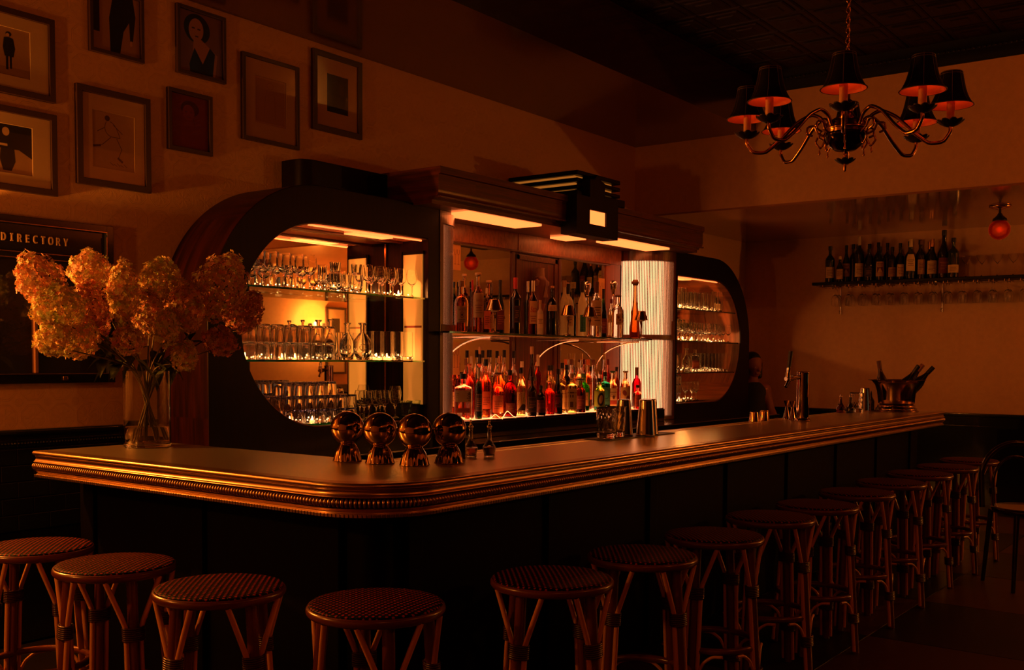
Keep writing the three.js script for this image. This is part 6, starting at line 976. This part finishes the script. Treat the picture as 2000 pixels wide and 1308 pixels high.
// ------------------------------------------------------------------ wine shelf on the far wall
{
  const t = thing('wall_shelf', 'long dark wall shelf with scrolled brackets and glass rails under it', 'shelf', [UR, 2.03, -2.6]);
  const at = (name, g, m) => part(name, g.translate(-UR, -2.03, 2.6), m, t);
  at('board', slab(9.93, UR - 0.001, 2.032, 2.06, 0.2, 3.78, 0.004), M.darkWood);
  for (const v of [3.585, 2.632, 1.68]) {
    const c = []; for (let i = 0; i <= 12; i++) { const a = i / 12 * Math.PI / 2; c.push(P(UR - 0.01 - 0.20 * (1 - Math.cos(a)) , 1.80 + 0.215 * Math.sin(a), v)); }
    const scroll = (cu, cw, r, s) => [...Array(13)].map((_, i) => { const a = i / 12 * 5; return P(cu + s * r * (1 - i / 22) * Math.cos(a), cw + r * (1 - i / 22) * Math.sin(a), v); });
    at('shelf_bracket', merge([tube(c, 0.006, 20, 6), rod(P(UR - 0.008, 1.76, v), P(UR - 0.008, 2.03, v), 0.008), rod(P(9.95, 2.026, v), P(UR - 0.008, 2.026, v), 0.008), tube(scroll(UR - 0.03, 1.775, 0.022, 1), 0.005, 20, 6), tube(scroll(9.965, 2.005, 0.02, -1), 0.005, 20, 6)]), M.steel);
  }
  for (let i = 0; i < 28; i++) { const v = 3.70 - i * 0.128; at('glass_rail', merge([rod(P(9.95, 2.014, v - 0.018), P(UR - 0.03, 2.014, v - 0.018), 0.0028, 0.0028, 6), rod(P(9.95, 2.014, v + 0.018), P(UR - 0.03, 2.014, v + 0.018), 0.0028, 0.0028, 6), rod(P(9.955, 2.014, v - 0.018), P(9.955, 2.032, v - 0.018), 0.0028, 0.0028, 6), rod(P(9.955, 2.014, v + 0.018), P(9.955, 2.032, v + 0.018), 0.0028, 0.0028, 6)]), M.brass); }
  const W = [[10.02, 3.637, 0.350, 0.0446, 'forest', 'black', 'cream:0.12:0.42:1.0', 'leftmost, with low wide label'], [10.00, 3.533, 0.244, 0.0369, 'black', 'cream', 'tan:0.1:0.5:1.0', 'short bottle with cream cap'], [10.08, 3.50, 0.356, 0.0395, 'forest', 'black', 'print:0.15:0.5:1.0', 'second tall one, label with a dark figure'], [10.05, 3.363, 0.430, 0.0440, 'black', 'cream:capsule', 'cream:0.1:0.4:1.0', 'tall one with pale capsule'], [10.00, 3.256, 0.300, 0.0387, 'black', 'black', 'dark:0.12:0.4:1.0', 'one with the dark label'], [10.02, 3.157, 0.320, 0.0410, 'forest', 'black', 'print:0.12:0.55:1.0', 'one with the pictorial label'], [10.03, 3.048, 0.31, 0.0383, 'black', 'black', 'tan:0.1:0.38:1.0', 'one with the small low tan label'], [10.00, 2.962, 0.280, 0.0357, 'black', 'black', 'cream:0.1:0.5:1.0', 'low one with square label'], [10.00, 2.872, 0.368, 0.0440, 'forest', 'cream:capsule', 'white:0.2:0.62:1.0', 'one with the largest pale label'], [10.03, 2.785, 0.355, 0.0354, 'black', 'brown', 'tan:0.12:0.5:1.0', 'slim one with tan label'], [10.05, 2.695, 0.364, 0.0450, 'black', 'copper:capsule', 'cream:0.12:0.45:1.1', 'one with copper capsule and broad label'], [10.07, 2.598, 0.44, 0.0560, 'black', 'black', 'rust:0.1:0.42:0.9', 'tallest magnum'], [10.02, 2.502, 0.359, 0.0490, 'forest', 'black', 'cream:0.12:0.32:1.1', 'rightmost, beside the coupe glasses']];
  W.forEach(([u, v, h, r, gk, cap, lab, d], i) => bottle('wine_bottle', 'front-row wine bottle on the wall shelf, ' + d, 'wine bottle', [u, 2.0605, -v], -1.25, h, r, i % 3 ? 'burg' : 'std', gk, cap, lab, 'wine bottles, wall shelf front row'));
  [[3.455, 0.37], [3.41, 0.367], [3.30, 0.365], [3.215, 0.373], [3.13, 0.361], [3.095, 0.372], [3.01, 0.353], [2.925, 0.365], [2.83, 0.372], [2.742, 0.352]].forEach(([v, h], i) => { if (i === 5) return; bottle('wine_bottle', 'dark wine bottle in the back row of the wall shelf, ' + ORD[i] + ' from the left', 'wine bottle', [10.145, 2.0605, -v], -1.25, h, 0.038, 'std', 'black', i === 9 ? 'copper:capsule' : 'black', '', 'wine bottles, wall shelf back row'); });
  const coupe = lathe([[0.001, 0], [0.034, 0], [0.034, 0.002], [0.01, 0.006], [0.004, 0.015], [0.0035, 0.10], [0.006, 0.115], [0.022, 0.135], [0.040, 0.165], [0.047, 0.193], [0.046, 0.193], [0.038, 0.166], [0.020, 0.137], [0.001, 0.122]], 28);
  [2.398, 2.266, 2.137, 2.006, 1.885, 1.76].forEach((v, i) => placeGlass('coupe_glass', asMesh(coupe, M.glass), [10.05, 2.0605, -v], 0, 'coupe glass standing on the wall shelf, ' + ORD[i] + ' right of the wine bottles', 'coupe glass', 'coupe glasses on the wall shelf'));
  const hangG = lathe(wineProf(0.19, 0.036).map(([r, y]) => [r, -y]).reverse(), 24);
  for (const [j, u] of [10.0, 10.09].entries()) for (let i = 0; i < 15; i++) { const v = 3.572 - i * 0.128; placeGlass('hanging_wine_glass', asMesh(hangG, j ? M.thin : M.glass), [u, 2.0215, -v], 0, j ? 'wine glass hanging in the back row under the wall shelf, ' + ORD[i] + ' from the left' : 'wine glass hanging upside down under the wall shelf, ' + ORD[i] + ' from the left', 'wine glass', j ? 'hanging glasses, back row' : 'hanging glasses, front row'); }
}

// ------------------------------------------------------------------ chandelier
{
  const C = [3.302, 2.022, -1.158], t = thing('chandelier', 'eight-arm brass chandelier with small dark red-lined shades above the stools', 'chandelier', C, 0.31);
  const dark = phy({ color: lin(0.035, 0.014, 0.008), roughness: 0.15, metalness: 0.9 }), leaf = std({ color: lin(0.03, 0.018, 0.012), roughness: 0.4, metalness: 0.6 });
  const br = std({ color: lin(0.45, 0.20, 0.07), roughness: 0.2, metalness: 1 });
  part('body', lathe([[0.001, -0.055], [0.03, -0.052], [0.055, -0.035], [0.062, -0.012], [0.060, 0.002], [0.064, 0.006], [0.064, 0.012], [0.058, 0.016], [0.060, 0.026], [0.050, 0.034], [0.030, 0.045], [0.020, 0.062], [0.026, 0.072], [0.036, 0.078], [0.030, 0.086], [0.012, 0.10], [0.010, 0.145], [0.014, 0.15], [0.008, 0.165], [0.001, 0.166]], 40), br, t);
  part('body_bowl', lathe([[0.001, -0.062], [0.032, -0.058], [0.058, -0.038], [0.0655, -0.012], [0.0655, -0.006], [0.001, -0.006]], 40), dark, t);
  part('drop_stem', lathe([[0.001, -0.125], [0.004, -0.122], [0.0055, -0.105], [0.004, -0.09], [0.007, -0.075], [0.005, -0.062], [0.001, -0.06]], 14), br, t);
  const cupG = (r, n) => { const L = []; for (let i = 0; i < n; i++) { const a = i / n * Math.PI * 2; const g = new THREE.SphereGeometry(1, 10, 6, 0, Math.PI * 2, 0, Math.PI).scale(r * 0.36, r * 0.10, r * 0.5); g.rotateX(-0.55).translate(0, r * 0.16, r * 0.62).rotateY(a); L.push(g); } L.push(lathe([[0.001, 0], [r * 0.4, 0.002], [r * 0.5, 0.006], [0.001, 0.008]], 16)); return merge(L); };
  part('drop_leaves', T(cupG(0.032, 8), 0, -0.098, 0), leaf, t);
  const links = []; for (let i = 0; i < 44; i++) links.push(new THREE.TorusGeometry(0.008, 0.0018, 6, 12).scale(0.75, 1.25, 1).rotateY(i % 2 ? Math.PI / 2 : 0).translate(0, 0.172 + i * 0.0158, 0)); links.push(rod(V3(0.004, 0.16, 0.003), V3(0.004, 0.866, 0.003), 0.0018, 0.0018, 5));
  // chain up to the rod; the rod carries on to the ceiling
  part('chain', merge(links), br, t); part('ceiling_rod', rod(V3(0, 0.86, 0), V3(0, 1.538, 0), 0.006), br, t); part('ceiling_rose', lathe([[0.001, 1.48], [0.03, 1.485], [0.06, 1.51], [0.065, 1.537], [0.001, 1.538]], 24), br, t);
  const shadeOut = phy({ color: lin(0.006, 0.003, 0.003), roughness: 0.8, specularIntensity: 0.2 }), shadeIn = std({ color: lin(0.62, 0.16, 0.05), roughness: 0.8 }), band = std({ color: lin(0.07, 0.03, 0.018), roughness: 0.5 });
  const cand = phy({ color: lin(0.62, 0.30, 0.12), roughness: 0.5 });
  for (let k = 0; k < 8; k++) {
    const a = k * Math.PI / 4, R = 0.305, ca = Math.cos(a), sa = -Math.sin(a), q = (r, y) => V3(r * ca, y, r * sa);
    const arm = part('arm', merge([tube([q(0.055, 0.008), q(0.075, 0.045), q(0.105, 0.058), q(0.15, 0.035), q(0.20, -0.015), q(0.245, -0.05), q(0.285, -0.048), q(R, -0.02), q(R, 0.0)], 0.0058, 40, 8), tube([q(0.062, -0.012), q(0.085, 0.0), q(0.095, 0.022), q(0.115, 0.02), q(0.118, 0.0), q(0.10, -0.008)], 0.0036, 20, 6), tube([q(0.06, -0.02), q(0.075, -0.048), q(0.09, -0.03), q(0.084, -0.014)], 0.0034, 16, 6)]), br, t);
    part('drop', lathe([[0.001, -0.02], [0.004, -0.016], [0.002, -0.006], [0.001, 0]], 8).translate(0.078 * ca, -0.05, 0.078 * sa), br, arm);
    part('bobeche', cupG(0.040, 9).translate(R * ca, 0.0, R * sa), leaf, arm);
    part('candle_sleeve', lathe([[0.001, 0.004], [0.012, 0.004], [0.012, 0.070], [0.0125, 0.072], [0.001, 0.073]], 16).translate(R * ca, 0, R * sa), cand, arm);
    const shY = 0.072, prof = [[0.065, 0.0], [0.0655, 0.001], [0.057, 0.011], [0.048, 0.028], [0.0415, 0.048], [0.0365, 0.07], [0.0325, 0.092], [0.031, 0.102]];
    const sh = part('lamp_shade', lathe(prof, 32).translate(R * ca, shY - 0.014, R * sa), shadeOut, t);
    part('shade_lining', lathe(prof.map(([r, y]) => [r - 0.0018, y + 0.0004]), 32).translate(R * ca, shY - 0.014, R * sa), shadeIn, sh);
    const ribs = []; for (let i = 0; i < 8; i++) { const b = i / 8 * Math.PI * 2; ribs.push(tube(prof.filter((_, j) => j !== 1).map(([r, y]) => V3((r + 0.0004) * Math.cos(b), y, (r + 0.0004) * Math.sin(b))), 0.0009, 8, 4)); } for (const [r, y] of [[0.0655, 0.001], [0.0312, 0.100], [0.0322, 0.094]]) ribs.push(new THREE.TorusGeometry(r, 0.0014, 6, 32).rotateX(Math.PI / 2).translate(0, y, 0));
    part('shade_ribs', merge(ribs).translate(R * ca, shY - 0.014, R * sa), band, sh);
    const bulb = part('bulb', lathe([[0.001, 0], [0.005, 0.001], [0.0085, 0.014], [0.006, 0.028], [0.0005, 0.044]], 12).translate(R * ca, shY, R * sa), std({ color: lin(1, 0.3, 0.08), emissive: lin(1, 0.24, 0.04), emissiveIntensity: 1.2 }), sh);
    pointLight([1, 0.14, 0.022], 0.0048, V3(R * ca, shY + 0.018, R * sa), 0.3, t);
  }
}
// ------------------------------------------------------------------ globe lamp on the alcove soffit
{
  const t = thing('globe_lamp', 'dim red-orange globe lamp hanging from the soffit at the right', 'lamp', [8.90, 2.52, -1.885]);
  part('canopy', lathe([[0.001, -0.03], [0.02, -0.03], [0.03, -0.024], [0.075, -0.016], [0.08, -0.008], [0.08, -0.001], [0.001, -0.001]], 32), M.brass, t);
  part('fitter', lathe([[0.010, -0.03], [0.010, -0.055], [0.018, -0.06], [0.02, -0.07], [0.035, -0.085], [0.052, -0.10], [0.054, -0.115], [0.05, -0.118], [0.001, -0.11]].reverse(), 28), M.iron, t);
  part('globe', new THREE.SphereGeometry(0.081, 40, 28).translate(0, -0.182, 0), phy({ color: 0xffffff, transmission: 1, thickness: 0.16, ior: 1.15, roughness: 0.95, attenuationColor: lin(0.7, 0.07, 0.012), attenuationDistance: 0.09 }), t);
  part('bulb', new THREE.SphereGeometry(0.052, 24, 18).translate(0, -0.182, 0), std({ color: lin(0.8, 0.3, 0.1), emissive: lin(1, 0.12, 0.01), emissiveIntensity: 0.12 }), t);
  pointLight(RED, 0.002, V3(0, -0.182, 0), 0.5, t);
}
// ------------------------------------------------------------------ round-backed chair at the right edge
{
  const t = thing('round_back_chair', 'dark chair with rounded bentwood back by the right edge', 'chair', [6.62, 0, -1.19], -0.9);
  const bw = phy({ color: lin(0.018, 0.006, 0.003), roughness: 0.2, clearcoat: 0.6 });
  const arc = (r, h, y0) => [...Array(17)].map((_, i) => { const a = i / 16 * Math.PI; return V3(r * Math.cos(a), y0 + h * Math.sin(a), -0.19); });
  part('back_frame', tube([V3(0.2, 0.44, -0.17), ...arc(0.2, 0.20, 0.62), V3(-0.2, 0.44, -0.17)], 0.016, 60, 10), bw, t);
  part('back_hoop', tube([V3(0.13, 0.44, -0.17), ...arc(0.13, 0.16, 0.58), V3(-0.13, 0.44, -0.17)], 0.009, 60, 8), bw, t);
  part('seat', lathe([[0.001, 0.43], [0.2, 0.43], [0.21, 0.44], [0.21, 0.455], [0.2, 0.465], [0.001, 0.462]], 36), bw, t);
  for (const [x, z] of [[0.15, 0.14], [-0.15, 0.14], [0.16, -0.14], [-0.16, -0.14]]) part('leg', rod(V3(x * 1.15, 0, z * 1.2), V3(x, 0.435, z), 0.012, 0.016, 10), bw, t);
}
// ------------------------------------------------------------------ person sitting in the alcove beyond the bar
{
  const X = 9.86, Z = -4.27;
  const b = thing('bench', 'dark bench in the alcove beyond the bar end', 'bench', [9.80, 0, -4.32]);
  part('seat', box(0.6, 0.09, 0.42, 0, 0.405, 0, 0.02), M.blackGloss, b); for (const x of [-0.26, 0.26]) for (const z of [-0.16, 0.16]) part('leg', rod(V3(x, 0, z), V3(x, 0.365, z), 0.02), M.black, b);
  const bones = [[[0, 0.50, 0], [0, 0.72, 0.0], 0.125, 0.12], [[0, 0.72, 0], [0, 0.92, 0.01], 0.12, 0.115], [[-0.15, 0.955, 0], [0.15, 0.955, 0], 0.055, 0.055], [[0, 0.95, 0], [0, 1.08, 0.015], 0.052, 0.05], [[-0.17, 0.95, 0], [-0.215, 0.70, 0.05], 0.048, 0.040], [[-0.215, 0.70, 0.05], [-0.14, 0.60, 0.27], 0.038, 0.028], [[0.17, 0.95, 0], [0.215, 0.70, 0.05], 0.048, 0.040], [[0.215, 0.70, 0.05], [0.14, 0.60, 0.27], 0.038, 0.028], [[-0.085, 0.53, 0], [-0.11, 0.52, 0.40], 0.085, 0.06], [[0.085, 0.53, 0], [0.11, 0.52, 0.40], 0.085, 0.06], [[-0.11, 0.52, 0.40], [-0.11, 0.10, 0.38], 0.055, 0.036], [[0.11, 0.52, 0.40], [0.11, 0.10, 0.38], 0.055, 0.036], [[-0.11, 0.045, 0.37], [-0.12, 0.035, 0.54], 0.036, 0.028], [[0.11, 0.045, 0.37], [0.12, 0.035, 0.54], 0.036, 0.028], [[-0.14, 0.60, 0.27], [-0.10, 0.60, 0.34], 0.028, 0.022], [[0.14, 0.60, 0.27], [0.10, 0.60, 0.34], 0.028, 0.022]];
  function field(B, cx, cy, cz, S, N, k) {
    const mc = new MarchingCubes(N, new THREE.MeshStandardMaterial(), false, false, 120000); mc.isolation = 0;
    for (let z = 0; z < N; z++) for (let y = 0; y < N; y++) for (let x = 0; x < N; x++) {
      const p = [cx + ((x - N / 2) / (N / 2)) * S, cy + ((y - N / 2) / (N / 2)) * S, cz + ((z - N / 2) / (N / 2)) * S]; let d = 9;
      for (const [A, Q, r0, r1] of B) { const v = [Q[0] - A[0], Q[1] - A[1], Q[2] - A[2]], w = [p[0] - A[0], p[1] - A[1], p[2] - A[2]], L = v[0] * v[0] + v[1] * v[1] + v[2] * v[2], t = L ? Math.min(1, Math.max(0, (w[0] * v[0] + w[1] * v[1] + w[2] * v[2]) / L)) : 0; const e = Math.hypot(w[0] - v[0] * t, w[1] - v[1] * t, w[2] - v[2] * t) - (r0 + (r1 - r0) * t); const h = Math.max(0, k - Math.abs(d - e)) / k; d = Math.min(d, e) - h * h * k / 4; }
      mc.field[z * N * N + y * N + x] = -d;
    }
    mc.update(); const n = mc.count, g = new THREE.BufferGeometry(); g.setAttribute('position', new THREE.BufferAttribute(mc.positionArray.slice(0, n * 3), 3)); g.setAttribute('normal', new THREE.BufferAttribute(mc.normalArray.slice(0, n * 3), 3));
    g.scale(S, S, S).translate(cx, cy, cz); return g;
  }
  const skin = std({ color: lin(0.30, 0.10, 0.06), roughness: 0.6 }), cloth = std({ color: lin(0.012, 0.010, 0.010), roughness: 0.9 });
  const bodyG = field(bones, 0, 0.56, 0.18, 0.62, 96, 0.05);
  const hz = 0.02, headB = [[[0, 1.20, hz - 0.01], [0, 1.22, hz - 0.012], 0.085, 0.088], [[0, 1.12, hz + 0.03], [0, 1.16, hz + 0.03], 0.045, 0.062], [[0, 1.05, 0.01], [0, 1.13, 0.012], 0.048, 0.046], [[0, 1.175, hz + 0.085], [0, 1.145, hz + 0.100], 0.008, 0.013], [[-0.08, 1.16, hz - 0.01], [-0.083, 1.185, hz - 0.015], 0.012, 0.014], [[0.08, 1.16, hz - 0.01], [0.083, 1.185, hz - 0.015], 0.012, 0.014], [[-0.018, 1.115, hz + 0.078], [0.018, 1.115, hz + 0.078], 0.008, 0.008]];
  const headG = field(headB, 0, 1.17, hz, 0.15, 56, 0.018);
  const t = thing('person', 'seated person with dark bobbed hair and bare arms beyond the bar end', 'person', [X - 0.14, 0, Z - 0.02], -0.5);
  t.position.y = 0.06;
  part('body', merge([bodyG, headG]), skin, t);
  part('dress', field(bones.slice(0, 2).concat([[[-0.10, 0.93, 0], [0.10, 0.93, 0], 0.045, 0.045]], bones.slice(8, 10)).map(([a, q, r0, r1]) => [a, q, r0 + 0.012, r1 + 0.012]), 0, 0.70, 0.18, 0.45, 72, 0.05), cloth, t);
  part('hair', field([[[0, 1.235, hz - 0.03], [0, 1.24, hz - 0.025], 0.092, 0.09], [[-0.075, 1.20, hz - 0.02], [-0.08, 1.09, hz - 0.01], 0.04, 0.03], [[0.075, 1.20, hz - 0.02], [0.08, 1.09, hz - 0.01], 0.04, 0.03], [[-0.04, 1.12, hz - 0.08], [0.04, 1.12, hz - 0.08], 0.05, 0.05]], 0, 1.18, hz, 0.17, 48, 0.04), std({ color: lin(0.008, 0.006, 0.005), roughness: 0.5 }), t);
  for (const s of [-1, 1]) part('eye', new THREE.SphereGeometry(0.011, 10, 8).translate(s * 0.031, 1.172, hz + 0.072), std({ color: lin(0.5, 0.4, 0.35), roughness: 0.2 }), t);
  for (const [hx, hy, hzv] of [[-0.10, 0.60, 0.34], [0.10, 0.60, 0.34]]) { const s = Math.sign(hx), L = [[[hx, hy, hzv - 0.02], [hx - s * 0.005, hy - 0.004, hzv + 0.045], 0.021, 0.024]]; for (let f = 0; f < 4; f++) { const o = (f - 1.5) * 0.0175, l = [0.052, 0.062, 0.066, 0.056][f]; L.push([[hx + o, hy, hzv + 0.05], [hx + o * 1.1, hy - 0.004, hzv + 0.05 + l * 0.55], 0.0088, 0.008], [[hx + o * 1.1, hy - 0.004, hzv + 0.05 + l * 0.55], [hx + o * 1.1, hy - 0.03, hzv + 0.05 + l * 0.9], 0.008, 0.0068]); } L.push([[hx - s * 0.018, hy, hzv + 0.005], [hx - s * 0.045, hy - 0.008, hzv + 0.04], 0.0105, 0.0085]); part('hand', field(L, hx, hy, hzv + 0.05, 0.1, 48, 0.008), skin, t); }
}
renderer.render(scene, camera);
